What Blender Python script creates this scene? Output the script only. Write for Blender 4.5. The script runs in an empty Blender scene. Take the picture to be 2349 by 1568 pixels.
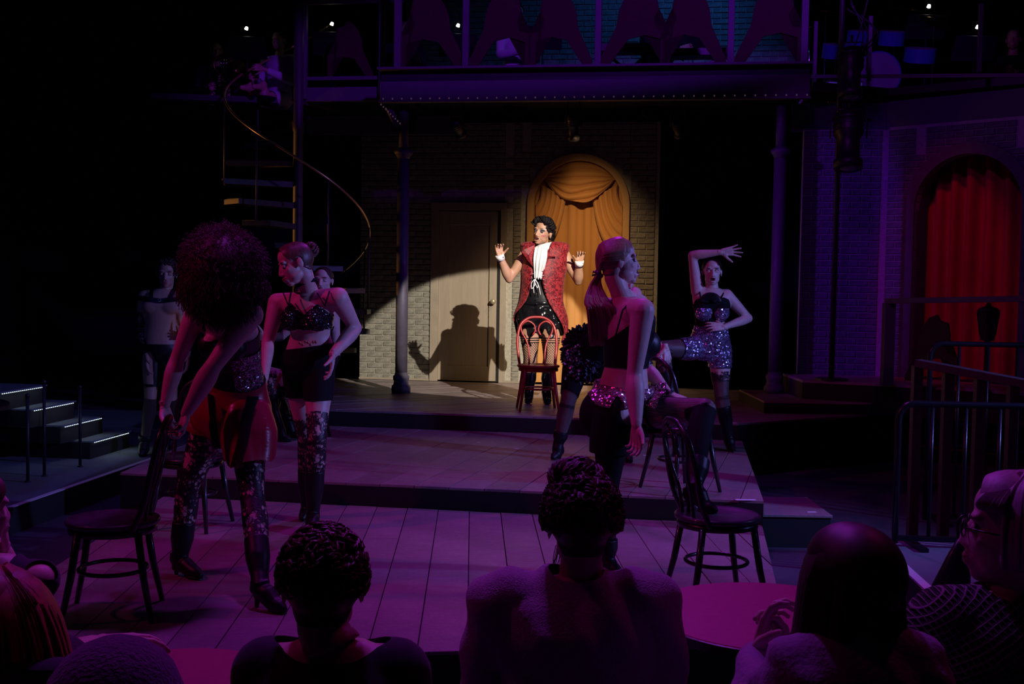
import bpy, bmesh, math, random
import numpy as np
from mathutils import Vector, Matrix
random.seed(7); RS = np.random.RandomState(7)
SC = bpy.context.scene; COL = SC.collection
PI = math.pi
# ------------------------------------------------------------------ camera
FPX = 2650.0; CX = 1174.5; CY = 784.0; CAMZ = 1.5
PITCH = math.atan(134/FPX); ROLL = 0.0159
fwd = Vector((0, math.cos(PITCH), -math.sin(PITCH)))
U0 = Vector((0, math.sin(PITCH), math.cos(PITCH))); X0 = Vector((1, 0, 0))
camR = math.cos(ROLL)*X0 + math.sin(ROLL)*U0
camU = -math.sin(ROLL)*X0 + math.cos(ROLL)*U0
cd = bpy.data.cameras.new('camera'); cam = bpy.data.objects.new('camera', cd); COL.objects.link(cam)
cd.sensor_width = 36; cd.lens = FPX/2349*36; cd.clip_start = .05; cd.clip_end = 100
M_ = Matrix((camR, camU, -fwd)).transposed().to_4x4(); M_.translation = Vector((0, 0, CAMZ)); cam.matrix_world = M_
SC.camera = cam
def J(px, py, D):
    "point seen at photo pixel (px,py) at world depth y = D"
    d = fwd + camR*((px-CX)/FPX) - camU*((py-CY)/FPX)
    return Vector((0, 0, CAMZ)) + d*(D/d.y)
def G(px, py, z):
    d = fwd + camR*((px-CX)/FPX) - camU*((py-CY)/FPX)
    return Vector((0, 0, CAMZ)) + d*((z-CAMZ)/d.z)
YAW = math.radians(9); UH = Vector((math.cos(YAW), -math.sin(YAW), 0)); VH = Vector((math.sin(YAW), math.cos(YAW), 0))
def PV(px, py, v):
    "photo pixel on the set plane at set-depth v -> (u, z)"
    d = fwd + camR*((px-CX)/FPX) - camU*((py-CY)/FPX)
    p = Vector((0, 0, CAMZ)) + d*(v/d.dot(VH))
    return p.dot(UH), p.z
def S(u, v, z): return UH*u + VH*v + Vector((0, 0, z))
# ------------------------------------------------------------------ render look, world, lights
SC.view_settings.view_transform = 'Standard'; SC.view_settings.look = 'None'
SC.view_settings.gamma = 1; SC.view_settings.exposure = 0; SC.view_settings.use_curve_mapping = False
SC.cycles.max_bounces = 5; SC.cycles.diffuse_bounces = 2; SC.cycles.transparent_max_bounces = 24
SC.cycles.use_denoising = True; SC.cycles.sample_clamp_indirect = 3
w = bpy.data.worlds.new('world'); SC.world = w; w.use_nodes = True
w.node_tree.nodes['Background'].inputs[0].default_value = (.010, .008, .025, 1)
w.node_tree.nodes['Background'].inputs[1].default_value = 0.03
def spot(name, loc, target, power, color, angle, blend=.5, radius=.08):
    l = bpy.data.lights.new(name, 'SPOT'); l.energy = power; l.color = color
    l.spot_size = math.radians(angle); l.spot_blend = blend; l.shadow_soft_size = radius
    o = bpy.data.objects.new(name, l); COL.objects.link(o); o.location = loc
    o.rotation_euler = (Vector(target)-Vector(loc)).to_track_quat('-Z', 'Y').to_euler()
    return o
def area(name, loc, target, power, color, sx, sy):
    l = bpy.data.lights.new(name, 'AREA'); l.energy = power; l.color = color; l.shape = 'RECTANGLE'; l.size = sx; l.size_y = sy
    o = bpy.data.objects.new(name, l); COL.objects.link(o); o.location = loc
    o.rotation_euler = (Vector(target)-Vector(loc)).to_track_quat('-Z', 'Y').to_euler()
    return o
# white key spot from the front right: throws the singer's shadow on the door
o_ = spot('key_spot', (3.8, 1.6, 5.9), (.35, 11.56, 1.56), 8800, (1, .90, .76), 11.7, .08, .03); o_.scale = (1, .76, 1)
# lamp under the balcony that washes the gold curtain
o_ = spot('curtain_spot', (.72, 12.25, 3.12), (.80, 13.7, .45), 140, (1, .62, .30), 118, 1, .03); o_.scale = (.50, 1, 1)
# purple top light over the stage
spot('purple_top_front', (-.6, 6.0, 7.5), (-.4, 5.6, 0), 210, (.52, .03, .78), 62, .8, .25)
spot('purple_top_mid', (.4, 9.0, 7.5), (.0, 8.7, 0), 230, (.42, .03, .85), 60, .8, .25)
spot('magenta_left', (-5.5, 4.2, 5.5), (-.3, 7.4, .6), 320, (1, .03, .36), 46, .8, .15)
spot('blue_right', (6.6, 5.2, 2.9), (.5, 7.9, 1.0), 1250, (.23, .24, 1), 50, .8, .12)
spot('violet_back', (1.0, 11.0, 6.5), (.4, 6.0, 1.0), 380, (.60, .03, 1), 48, .8, .2)
o_ = spot('fascia_violet', (1.5, 5.0, 6.5), (1.0, 12, 4.22), 1050, (.26, .02, 1), 62, .35, .2); o_.scale = (1, .155, 1)
o_ = spot('column_left_violet', (5.2, 7.6, 4.6), (-1.19, 12.16, 1.9), 300, (.26, .03, 1), 20, .6, .1); o_.scale = (.35, 1, 1)
o_ = spot('column_right_violet', (-4.6, 6.4, 4.8), (2.76, 11.6, 2.0), 1100, (.28, .02, .95), 20, .6, .1); o_.scale = (.35, 1, 1)
o_ = spot('red_curtain_spot', (2.6, 8.2, 5.2), (4.42, 11.9, 1.45), 120, (1, .02, .10), 27, .5, .1); o_.scale = (.62, 1, 1)
spot('wall_violet', (1.2, 6.6, 5.2), (4.6, 11.6, 2.0), 130, (.42, .02, .9), 48, .9, .2)
o_ = spot('orange_side', tuple(S(-7.2, 12.1, 1.9)), tuple(S(-2.6, 12.15, 2.75)), 105, (1, .40, .08), 62, .6, .08); o_.scale = (.38, 1, 1)
spot('blue_floor_left', (-4.5, 5.0, 6.0), (-4.2, 8.2, 0), 90, (.05, .12, 1), 60, .8, .2)
spot('blue_floor_right', (3.8, 3.5, 6.0), (2.8, 6.0, 0), 30, (.08, .10, 1), 60, .9, .2)
spot('band_blue', (2.2, 12.6, 6.2), (1.6, 14.2, 4.4), 60, (.05, .25, 1), 90, .9, .2)
spot('house_violet', (-.5, 5.6, 5.5), (.1, 2.6, .4), 240, (.50, .06, 1), 95, .9, .15)
spot('house_magenta', (2.6, 4.6, 4.5), (.7, 3.0, .4), 26, (1, .02, .35), 60, .9, .15)
spot('house_magenta_left', (-2.6, 4.2, 4.5), (-.9, 2.5, .4), 36, (1, .02, .40), 60, .9, .15)

# ------------------------------------------------------------------ materials
MATS = {}
def _nodes(name):
    m = bpy.data.materials.new(name); m.use_nodes = True; nt = m.node_tree
    b = nt.nodes['Principled BSDF']; return m, nt, b
def N(nt, t, **k):
    n = nt.nodes.new(t)
    for a, v in k.items(): setattr(n, a, v)
    return n
def mat(name, col, rough=.6, metal=0., noise=0., nscale=8., bump=0., bscale=40., spec=.5, emit=None, estr=0., sheen=0., coat=0., stretch=None):
    if name in MATS: return MATS[name]
    m, nt, b = _nodes(name); L = nt.links
    b.inputs['Base Color'].default_value = (*col, 1); b.inputs['Roughness'].default_value = rough
    b.inputs['Metallic'].default_value = metal; b.inputs['Specular IOR Level'].default_value = spec
    if sheen: b.inputs['Sheen Weight'].default_value = sheen; b.inputs['Sheen Roughness'].default_value = .4
    if coat: b.inputs['Coat Weight'].default_value = coat
    if emit: b.inputs['Emission Color'].default_value = (*emit, 1); b.inputs['Emission Strength'].default_value = estr
    if noise or bump:
        tc = N(nt, 'ShaderNodeTexCoord'); src = tc.outputs['Object']
        if stretch:
            mp = N(nt, 'ShaderNodeMapping'); mp.inputs['Scale'].default_value = stretch; L.new(src, mp.inputs[0]); src = mp.outputs[0]
    if noise:
        n = N(nt, 'ShaderNodeTexNoise'); n.inputs['Scale'].default_value = nscale; n.inputs['Detail'].default_value = 6
        L.new(src, n.inputs['Vector'])
        r = N(nt, 'ShaderNodeMapRange'); r.inputs[1].default_value = .3; r.inputs[2].default_value = .7
        r.inputs[3].default_value = 1-noise; r.inputs[4].default_value = 1+noise; L.new(n.outputs[0], r.inputs[0])
        mx = N(nt, 'ShaderNodeVectorMath', operation='SCALE'); mx.inputs[0].default_value = col
        L.new(r.outputs[0], mx.inputs['Scale']); L.new(mx.outputs[0], b.inputs['Base Color'])
    if bump:
        n2 = N(nt, 'ShaderNodeTexNoise'); n2.inputs['Scale'].default_value = bscale; n2.inputs['Detail'].default_value = 4
        L.new(src, n2.inputs['Vector'])
        bp = N(nt, 'ShaderNodeBump'); bp.inputs['Strength'].default_value = bump; bp.inputs['Distance'].default_value = .01
        L.new(n2.outputs[0], bp.inputs['Height']); L.new(bp.outputs[0], b.inputs['Normal'])
    MATS[name] = m; return m
def sequin_mat(name, cols, scale=110, base=.12, rough=.22):
    m, nt, b = _nodes(name); L = nt.links
    tc = N(nt, 'ShaderNodeTexCoord'); v = N(nt, 'ShaderNodeTexVoronoi'); v.inputs['Scale'].default_value = scale
    L.new(tc.outputs['Object'], v.inputs['Vector'])
    ge = N(nt, 'ShaderNodeNewGeometry')
    sub = N(nt, 'ShaderNodeVectorMath', operation='SUBTRACT'); sub.inputs[1].default_value = (.5, .5, .5); L.new(v.outputs['Color'], sub.inputs[0])
    sc = N(nt, 'ShaderNodeVectorMath', operation='SCALE'); sc.inputs['Scale'].default_value = 1.3; L.new(sub.outputs[0], sc.inputs[0])
    ad = N(nt, 'ShaderNodeVectorMath', operation='ADD'); L.new(ge.outputs['Normal'], ad.inputs[0]); L.new(sc.outputs[0], ad.inputs[1])
    nm = N(nt, 'ShaderNodeVectorMath', operation='NORMALIZE'); L.new(ad.outputs[0], nm.inputs[0]); L.new(nm.outputs[0], b.inputs['Normal'])
    cr = N(nt, 'ShaderNodeValToRGB'); cr.color_ramp.elements[0].color = (*cols[0], 1); cr.color_ramp.elements[1].color = (*cols[-1], 1)
    sx = N(nt, 'ShaderNodeSeparateColor'); L.new(v.outputs['Color'], sx.inputs[0]); L.new(sx.outputs[0], cr.inputs[0]); L.new(cr.outputs[0], b.inputs['Base Color'])
    b.inputs['Metallic'].default_value = .85; b.inputs['Roughness'].default_value = rough
    MATS[name] = m; return m
def net_mat(name, kind, k=60., w_=.18, col=(.012, .01, .014), rough=.5):
    "fishnet / lace / stripe with real holes, laid out on limb coordinates (attribute 'lc')"
    m, nt, b = _nodes(name); L = nt.links
    b.inputs['Base Color'].default_value = (*col, 1); b.inputs['Roughness'].default_value = rough
    at = N(nt, 'ShaderNodeAttribute', attribute_name='lc')
    out = nt.nodes['Material Output']; tr = N(nt, 'ShaderNodeBsdfTransparent'); mx = N(nt, 'ShaderNodeMixShader')
    def line(inp):
        a = N(nt, 'ShaderNodeMath', operation='FRACT'); L.new(inp, a.inputs[0])
        c = N(nt, 'ShaderNodeMath', operation='LESS_THAN'); c.inputs[1].default_value = w_; L.new(a.outputs[0], c.inputs[0]); return c.outputs[0]
    if kind == 'net':
        s = N(nt, 'ShaderNodeSeparateXYZ'); L.new(at.outputs['Vector'], s.inputs[0])
        p = N(nt, 'ShaderNodeMath', operation='ADD'); q = N(nt, 'ShaderNodeMath', operation='SUBTRACT')
        for n in (p, q): L.new(s.outputs[0], n.inputs[0]); L.new(s.outputs[1], n.inputs[1])
        ls = []
        for n in (p, q):
            c = N(nt, 'ShaderNodeMath', operation='MULTIPLY'); c.inputs[1].default_value = k; L.new(n.outputs[0], c.inputs[0]); ls.append(line(c.outputs[0]))
        mxm = N(nt, 'ShaderNodeMath', operation='MAXIMUM'); L.new(ls[0], mxm.inputs[0]); L.new(ls[1], mxm.inputs[1]); f = mxm.outputs[0]
    elif kind == 'stripe':
        s = N(nt, 'ShaderNodeSeparateXYZ'); L.new(at.outputs['Vector'], s.inputs[0])
        c = N(nt, 'ShaderNodeMath', operation='MULTIPLY'); c.inputs[1].default_value = k; L.new(s.outputs[0], c.inputs[0]); f = line(c.outputs[0])
    else:
        v = N(nt, 'ShaderNodeTexVoronoi', feature='DISTANCE_TO_EDGE'); v.inputs['Scale'].default_value = k; L.new(at.outputs['Vector'], v.inputs['Vector'])
        n3 = N(nt, 'ShaderNodeTexNoise'); n3.inputs['Scale'].default_value = k*.35; L.new(at.outputs['Vector'], n3.inputs['Vector'])
        r = N(nt, 'ShaderNodeMapRange'); r.inputs[1].default_value = .35; r.inputs[2].default_value = .65; r.inputs[3].default_value = 0; r.inputs[4].default_value = w_*2; L.new(n3.outputs[0], r.inputs[0])
        c = N(nt, 'ShaderNodeMath', operation='LESS_THAN'); L.new(v.outputs[0], c.inputs[0]); L.new(r.outputs[0], c.inputs[1]); f = c.outputs[0]
    L.new(f, mx.inputs[0]); L.new(tr.outputs[0], mx.inputs[1]); L.new(b.outputs[0], mx.inputs[2]); L.new(mx.outputs[0], out.inputs[0])
    MATS[name] = m; return m
def wood_mat(name, col, rough=.5, worn=.5):
    "stage planks: grain along object X, scuffs and scratches"
    m, nt, b = _nodes(name); L = nt.links
    tc = N(nt, 'ShaderNodeTexCoord'); oi = N(nt, 'ShaderNodeObjectInfo')
    mp = N(nt, 'ShaderNodeMapping'); mp.inputs['Scale'].default_value = (1, 1, 1); L.new(tc.outputs['Object'], mp.inputs[0])
    n1 = N(nt, 'ShaderNodeTexNoise'); n1.inputs['Scale'].default_value = 1.6; n1.inputs['Detail'].default_value = 8; n1.inputs['Roughness'].default_value = .65; L.new(mp.outputs[0], n1.inputs['Vector'])
    n2 = N(nt, 'ShaderNodeTexNoise'); n2.inputs['Scale'].default_value = 60; n2.inputs['Detail'].default_value = 5; L.new(mp.outputs[0], n2.inputs['Vector'])
    mp2 = N(nt, 'ShaderNodeMapping'); mp2.inputs['Scale'].default_value = (2.5, 9, 1); mp2.inputs['Rotation'].default_value = (0, 0, .5); L.new(tc.outputs['Object'], mp2.inputs[0])
    n3 = N(nt, 'ShaderNodeTexNoise'); n3.inputs['Scale'].default_value = 2.2; n3.inputs['Detail'].default_value = 10; n3.inputs['Roughness'].default_value = .75; n3.inputs['Distortion'].default_value = 1.5; L.new(mp2.outputs[0], n3.inputs['Vector'])
    def rng(src, a, b_, c, d):
        r = N(nt, 'ShaderNodeMapRange'); 
        for i, x in enumerate((a, b_, c, d)): r.inputs[i+1].default_value = x
        L.new(src, r.inputs[0]); return r.outputs[0]
    def mul(a, c):
        q = N(nt, 'ShaderNodeMath', operation='MULTIPLY'); L.new(a, q.inputs[0]); L.new(c, q.inputs[1]); return q.outputs[0]
    f = mul(rng(n1.outputs[0], .3, .7, .72, 1.25), rng(n2.outputs[0], .3, .7, .88, 1.12))
    f = mul(f, rng(n3.outputs[0], .55, .75, 1.0, 1+worn)); f = mul(f, rng(oi.outputs['Random'], 0, 1, .9, 1.1))
    sc = N(nt, 'ShaderNodeVectorMath', operation='SCALE'); sc.inputs[0].default_value = col; L.new(f, sc.inputs['Scale']); L.new(sc.outputs[0], b.inputs['Base Color'])
    L.new(rng(n3.outputs[0], .3, .7, rough+.12, rough-.1), b.inputs['Roughness'])
    bp = N(nt, 'ShaderNodeBump'); bp.inputs['Strength'].default_value = .25; bp.inputs['Distance'].default_value = .004; L.new(n2.outputs[0], bp.inputs['Height']); L.new(bp.outputs[0], b.inputs['Normal'])
    MATS[name] = m; return m
def skin_mat(name, col):
    m = mat(name, col, rough=.48, noise=.07, nscale=30, bump=.08, bscale=180)
    b = m.node_tree.nodes['Principled BSDF']; b.inputs['Subsurface Weight'].default_value = .0
    return m
# ------------------------------------------------------------------ mesh builder
class MB:
    def __init__(s): s.v = []; s.f = []
    def add(s, vs, fs):
        o = len(s.v); s.v += [tuple(v) for v in vs]; s.f += [tuple(i+o for i in f) for f in fs]; return s
    def box(s, c, d, rot=None):
        c = Vector(c); hx, hy, hz = d[0]/2, d[1]/2, d[2]/2
        vs = [Vector((x, y, z)) for x in (-hx, hx) for y in (-hy, hy) for z in (-hz, hz)]
        if rot is not None: vs = [rot @ v for v in vs]
        return s.add([c+v for v in vs], [(0, 1, 3, 2), (4, 6, 7, 5), (0, 4, 5, 1), (2, 3, 7, 6), (0, 2, 6, 4), (1, 5, 7, 3)])
    def bar(s, a, b, wd, up=(0, 0, 1)):
        "box beam from a to b, section wd=(w,h)"
        a, b = Vector(a), Vector(b); x = (b-a); l = x.length; x.normalize(); y = Vector(up).cross(x)
        if y.length < 1e-4: y = Vector((0, 1, 0)).cross(x)
        y.normalize(); z = x.cross(y); R = Matrix((x, y, z)).transposed()
        return s.box((a+b)/2, (l, wd[0], wd[1]), R)
    def prism(s, poly, z0, z1, M=None, bevel=0):
        n = len(poly); rings = [(z0, 0), (z1, 0)] if not bevel else [(z0, 0), (z1-bevel, 0), (z1, bevel)]
        cx = sum(p[0] for p in poly)/n; cy = sum(p[1] for p in poly)/n; vs = []
        for z, b in rings:
            for p in poly:
                if b:
                    dx, dy = cx-p[0], cy-p[1]; l = math.hypot(dx, dy) or 1; k = min(b*1.4, l*.3)/l; vs.append((p[0]+dx*k, p[1]+dy*k, z))
                else: vs.append((p[0], p[1], z))
        fs = [tuple(range(n))[::-1], tuple(range((len(rings)-1)*n, len(rings)*n))]
        for r in range(len(rings)-1):
            for i in range(n):
                j = (i+1) % n; fs.append((r*n+i, r*n+j, (r+1)*n+j, (r+1)*n+i))
        if M is not None: vs = [M @ Vector(v) for v in vs]
        return s.add(vs, fs)
    def tube(s, pts, r, n=8, caps=True, closed=False, flat=None, side=None):
        pts = [Vector(p) for p in pts]; m = len(pts)
        rs = r if hasattr(r, '__len__') else [r]*m
        rings = []; prev = None
        for i, p in enumerate(pts):
            if closed: t = pts[(i+1) % m]-pts[i-1]
            else: t = pts[min(i+1, m-1)]-pts[max(i-1, 0)]
            if t.length < 1e-9: t = Vector((0, 0, 1))
            t.normalize()
            if side is not None: a = Vector(side)-t*Vector(side).dot(t)
            elif prev is None: a = t.orthogonal()
            else: a = prev-t*prev.dot(t)
            if a.length < 1e-6: a = t.orthogonal()
            a.normalize(); prev = a; b = t.cross(a)
            fl = 1 if flat is None else flat
            rings.append([p+a*(rs[i]*math.cos(2*PI*k/n))+b*(rs[i]*fl*math.sin(2*PI*k/n)) for k in range(n)])
        vs = [v for R in rings for v in R]; fs = []
        for i in range(m if closed else m-1):
            j = (i+1) % m
            for k in range(n):
                l = (k+1) % n; fs.append((i*n+k, i*n+l, j*n+l, j*n+k))
        if caps and not closed: fs += [tuple(range(n))[::-1], tuple(range((m-1)*n, m*n))]
        return s.add(vs, fs)
    def lathe(s, prof, c=(0, 0, 0), n=24, axis=None, up=None):
        "prof: (radius, height) pairs"
        c = Vector(c); vs = []; fs = []
        q = Vector(axis).to_track_quat('Z', 'Y').to_matrix() if axis is not None else Matrix.Identity(3)
        for r, h in prof:
            for k in range(n): vs.append(c + q @ Vector((r*math.cos(2*PI*k/n), r*math.sin(2*PI*k/n), h)))
        m = len(prof)
        for i in range(m-1):
            for k in range(n):
                l = (k+1) % n; fs.append((i*n+k, i*n+l, (i+1)*n+l, (i+1)*n+k))
        fs += [tuple(range(n))[::-1], tuple(range((m-1)*n, m*n))]
        return s.add(vs, fs)
    def ell(s, c, r, R=None, nu=20, nv=12):
        c = Vector(c); vs = [Vector((0, 0, -r[2]))]; fs = []
        for j in range(1, nv):
            th = PI*j/nv-PI/2
            for k in range(nu):
                ph = 2*PI*k/nu; vs.append(Vector((r[0]*math.cos(th)*math.cos(ph), r[1]*math.cos(th)*math.sin(ph), r[2]*math.sin(th))))
        vs.append(Vector((0, 0, r[2])))
        for k in range(nu): fs.append((0, 1+(k+1) % nu, 1+k))
        for j in range(nv-2):
            for k in range(nu):
                a = 1+j*nu+k; b = 1+j*nu+(k+1) % nu; fs.append((a, b, b+nu, a+nu))
        t = len(vs)-1; o = 1+(nv-2)*nu
        for k in range(nu): fs.append((t, o+k, o+(k+1) % nu))
        if R is not None: vs = [R @ v for v in vs]
        return s.add([c+v for v in vs], fs)
    def loft(s, secs, n=24):
        "secs: (center, lateral vec * half width, front vec * half depth)"
        vs = []; fs = []; m = len(secs)
        for c, a, b in secs:
            for k in range(n): vs.append(c+a*math.cos(2*PI*k/n)+b*math.sin(2*PI*k/n))
        for i in range(m-1):
            for k in range(n):
                l = (k+1) % n; fs.append((i*n+k, i*n+l, (i+1)*n+l, (i+1)*n+k))
        fs += [tuple(range(n))[::-1], tuple(range((m-1)*n, m*n))]
        return s.add(vs, fs)
    def sheet(s, grid):
        "grid[i][j] points -> quads"
        h = len(grid); w_ = len(grid[0]); vs = [p for r in grid for p in r]
        return s.add(vs, [(i*w_+j, i*w_+j+1, (i+1)*w_+j+1, (i+1)*w_+j) for i in range(h-1) for j in range(w_-1)])
    def mesh(s, name):
        me = bpy.data.meshes.new(name); me.from_pydata([tuple(v) for v in s.v], [], s.f); me.update(); return me
    def build(s, name, m, parent=None, smooth=False, solid=0, bevel=0):
        me = s.mesh(name)
        return link(name, me, m, parent, smooth, solid, bevel)
def link(name, me, m, parent=None, smooth=False, solid=0, bevel=0):
    o = bpy.data.objects.new(name, me); COL.objects.link(o)
    if m is not None:
        me.materials.clear(); me.materials.append(m)
    if parent is not None: o.parent = parent
    if smooth:
        me.polygons.foreach_set('use_smooth', [True]*len(me.polygons))
    if solid:
        md = o.modifiers.new('s', 'SOLIDIFY'); md.thickness = solid; md.offset = 0
    if bevel:
        md = o.modifiers.new('b', 'BEVEL'); md.width = bevel; md.segments = 2; md.limit_method = 'ANGLE'
    return o
def thing(name, label, cat, loc=(0, 0, 0), rz=0, group=None):
    o = bpy.data.objects.new(name, None); COL.objects.link(o); o.empty_display_size = .1
    o.location = loc; o.rotation_euler = (0, 0, rz); o['label'] = label; o['category'] = cat
    if group: o['group'] = group
    return o
def tag(o, label, cat, group=None):
    o['label'] = label; o['category'] = cat
    if group: o['group'] = group
    return o
def struct(name, mb, m, parent=None, **k):
    o = mb.build(name, m, parent, **k); o['kind'] = 'structure'; return o
def origin_to(o, p):
    p = Vector(p); o.data.transform(Matrix.Translation(-p)); o.location = p; return o
def spline(pts, n=6):
    "Catmull-Rom through points (Vector or tuples of floats)"
    P = [np.array(list(p), float) for p in pts]; out = []
    for i in range(len(P)-1):
        p0 = P[i-1] if i else 2*P[0]-P[1]; p1 = P[i]; p2 = P[i+1]; p3 = P[i+2] if i+2 < len(P) else 2*P[-1]-P[-2]
        for k in range(n):
            t = k/n; out.append(.5*((2*p1)+(p2-p0)*t+(2*p0-5*p1+4*p2-p3)*t*t+(3*p1-p0-3*p2+p3)*t**3))
    out.append(P[-1]); return out
def clip_poly(poly, a, b, c):
    "keep a*x+b*y<=c"
    out = []
    for i in range(len(poly)):
        p, q = poly[i], poly[(i+1) % len(poly)]; fp = a*p[0]+b*p[1]-c; fq = a*q[0]+b*q[1]-c
        if fp <= 0: out.append(p)
        if (fp < 0 < fq) or (fq < 0 < fp):
            t = fp/(fp-fq); out.append((p[0]+(q[0]-p[0])*t, p[1]+(q[1]-p[1])*t))
    return out
# ------------------------------------------------------------------ figures
def remesh(mb, vox, smooth=3, fac=.5):
    me = mb.mesh('tmp'); o = bpy.data.objects.new('tmp', me); COL.objects.link(o)
    r = o.modifiers.new('r', 'REMESH'); r.mode = 'VOXEL'; r.voxel_size = vox
    if smooth:
        s = o.modifiers.new('s', 'SMOOTH'); s.factor = fac; s.iterations = smooth
    dg = bpy.context.evaluated_depsgraph_get(); ev = o.evaluated_get(dg); m2 = ev.to_mesh()
    V = np.empty(len(m2.vertices)*3); m2.vertices.foreach_get('co', V); V = V.reshape(-1, 3)
    m2.calc_loop_triangles(); T = np.empty(len(m2.loop_triangles)*3, int); m2.loop_triangles.foreach_get('vertices', T); T = T.reshape(-1, 3)
    F = np.array([list(p.vertices) for p in m2.polygons]) if len(m2.polygons) and all(len(p.vertices) == 4 for p in m2.polygons) else T
    ev.to_mesh_clear(); bpy.data.objects.remove(o); bpy.data.meshes.remove(me)
    return V, T, F
def vnormals(V, T):
    n = np.cross(V[T[:, 1]]-V[T[:, 0]], V[T[:, 2]]-V[T[:, 0]]); out = np.zeros_like(V)
    for i in range(3): np.add.at(out, T[:, i], n)
    return out/np.maximum(np.linalg.norm(out, axis=1, keepdims=True), 1e-12)
def clip_mesh(V, T, f):
    "part of the triangle mesh where f>0, with a clean cut"
    s = f > 0; cnt = s[T].sum(1); keep = T[cnt == 3]; cut = T[(cnt == 1) | (cnt == 2)]
    newv = []; newt = []; cache = {}; base = len(V)
    def e(a, b):
        k = (a, b) if a < b else (b, a)
        if k not in cache:
            t = f[k[0]]/(f[k[0]]-f[k[1]]); newv.append((k[0], k[1], t)); cache[k] = base+len(newv)-1
        return cache[k]
    for tri in cut:
        a, b, c = tri
        for _ in range(3):
            if s[a] and not s[b] and not s[c]: newt.append((a, e(a, b), e(a, c))); break
            if s[a] and s[b] and not s[c]:
                p, q = e(b, c), e(a, c); newt.append((a, b, p)); newt.append((a, p, q)); break
            a, b, c = b, c, a
    if newv:
        i = np.array([x[0] for x in newv]); j = np.array([x[1] for x in newv]); t = np.array([x[2] for x in newv])[:, None]
        interp = lambda A: np.vstack([A, A[i]*(1-t)+A[j]*t])
    else: interp = lambda A: A
    TT = np.vstack([keep, np.array(newt, int)]) if newt else keep
    if len(TT) == 0: return None
    used = np.unique(TT); mp = np.full(base+len(newv), -1); mp[used] = np.arange(len(used))
    return (lambda A: interp(A)[used]), mp[TT]
class Fig:
    def __init__(s, label, loc, skin, group=None, name='person', cat='person'):
        s.t = thing(name, label, cat, loc, 0, group); s.o = Vector(loc); s.skin = skin
        s.body = MB(); s.extra = []; s.heads = None; s.bones = {}
    def limb(s, pts, rs, n=14, sub=4, flat=None, side=None, to=None):
        q = spline([tuple(p)+(r,) for p, r in zip([tuple(x) for x in pts], rs)], sub)
        mb = to or s.body; P = [Vector(x[:3]) for x in q]; R = [max(.002, x[3]) for x in q]
        mb.tube(P, R, n=n, flat=flat, side=side); mb.ell(P[0], (R[0],)*3, nu=12, nv=8); mb.ell(P[-1], (R[-1],)*3, nu=12, nv=8)
    def torso(s, pel, che, latP, latC, k=1., kd=1., male=False, bend=Vector((0, 0, 0)), bust=.0, belly=0., up_ext=.10):
        "pel/che: hip-level and shoulder-level centres; lat*: unit vectors to image right"
        up = (che-pel).normalized(); L = (che-pel).length
        st = [(-.20, .085, .075), (-.08, .15, .105), (.06, .165, .115), (.28, .142, .1), (.48, .118, .088), (.66, .128, .096), (.84, .15, .105), (.97, .158, .088), (1.06, .115, .070), (1.15, .062, .055)]
        if male: st = [(-.20, .08, .08), (-.08, .145, .11), (.06, .155, .115), (.28, .148, .105), (.48, .142, .1), (.66, .155, .11), (.84, .175, .12), (.97, .18, .098), (1.06, .13, .075), (1.15, .068, .06)]
        secs = []
        for t, w_, d in st:
            tt = min(max(t, 0), 1); c = pel+(che-pel)*t+bend*(4*tt*(1-tt)); lat = latP.lerp(latC, tt); lat = (lat-up*lat.dot(up)).normalized(); fr = up.cross(lat)
            secs.append((c, lat*(w_*k), fr*((d+belly*max(0, 1-abs(t-.3)*3))*k*kd)))
        s.body.loft(secs, 28)
        s.up, s.pel, s.che, s.latP, s.latC = up, pel, che, latP, latC; s.frC = latC.cross(up).normalized(); s.frP = latP.cross(up).normalized()
        # lat x up : with lat to image right and up, this points away from the camera; front given by s.face
        s.k = k; s.bend = bend
        return s
    def bust_(s, front, r=.058, drop=.30, sep=.072, outd=.075):
        L = (s.che-s.pel).length; front = Vector(front).normalized()
        lat = s.up.cross(front).normalized()
        for q in (-1, 1):
            s.body.ell(s.che-s.up*(drop*L)+front*outd*s.k+lat*(q*sep*s.k), (r, r, r*1.05), nu=18, nv=12)
        return lat
    def arm(s, sh, el, wr, k=1., fore=1., clav=True):
        if clav: s.limb([s.che+s.up*.0+(sh-s.che)*.35, sh-(sh-s.che)*.12, sh], [.055*k, .056*k, .056*k])
        m1 = sh.lerp(el, .4); m2 = el.lerp(wr, .28)
        s.limb([sh, m1, sh.lerp(el, .85), el], [.054*k, .047*k, .037*k, .036*k]); s.limb([el, m2, el.lerp(wr, .7), wr], [.036*k, .040*k*fore, .030*k*fore, .024*k])
    def leg(s, hip, kn, an, k=1., back=None):
        ax = (kn-hip).normalized()
        back = Vector(back if back is not None else (0, 1, 0)).normalized()
        s.limb([hip+Vector((0, 0, .02)), hip.lerp(kn, .3), hip.lerp(kn, .75), kn], [.088*k, .086*k, .063*k, .054*k])
        s.limb([kn, kn.lerp(an, .28)+back*.014, kn.lerp(an, .6)+back*.006, kn.lerp(an, .9), an], [.054*k, .057*k, .046*k, .034*k, .034*k])
    def foot(s, an, toe, heel=.07, k=1.):
        "bare foot inside the shoe"
        d = (toe-an); d.z = 0; d.normalize()
        hl = an-d*.02+Vector((0, 0, -.045))
        s.limb([an, hl, ], [.034*k, .032*k]); s.limb([an, an.lerp(toe, .5)+Vector((0, 0, .005)), toe-d*.03], [.036*k, .034*k, .028*k])
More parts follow.
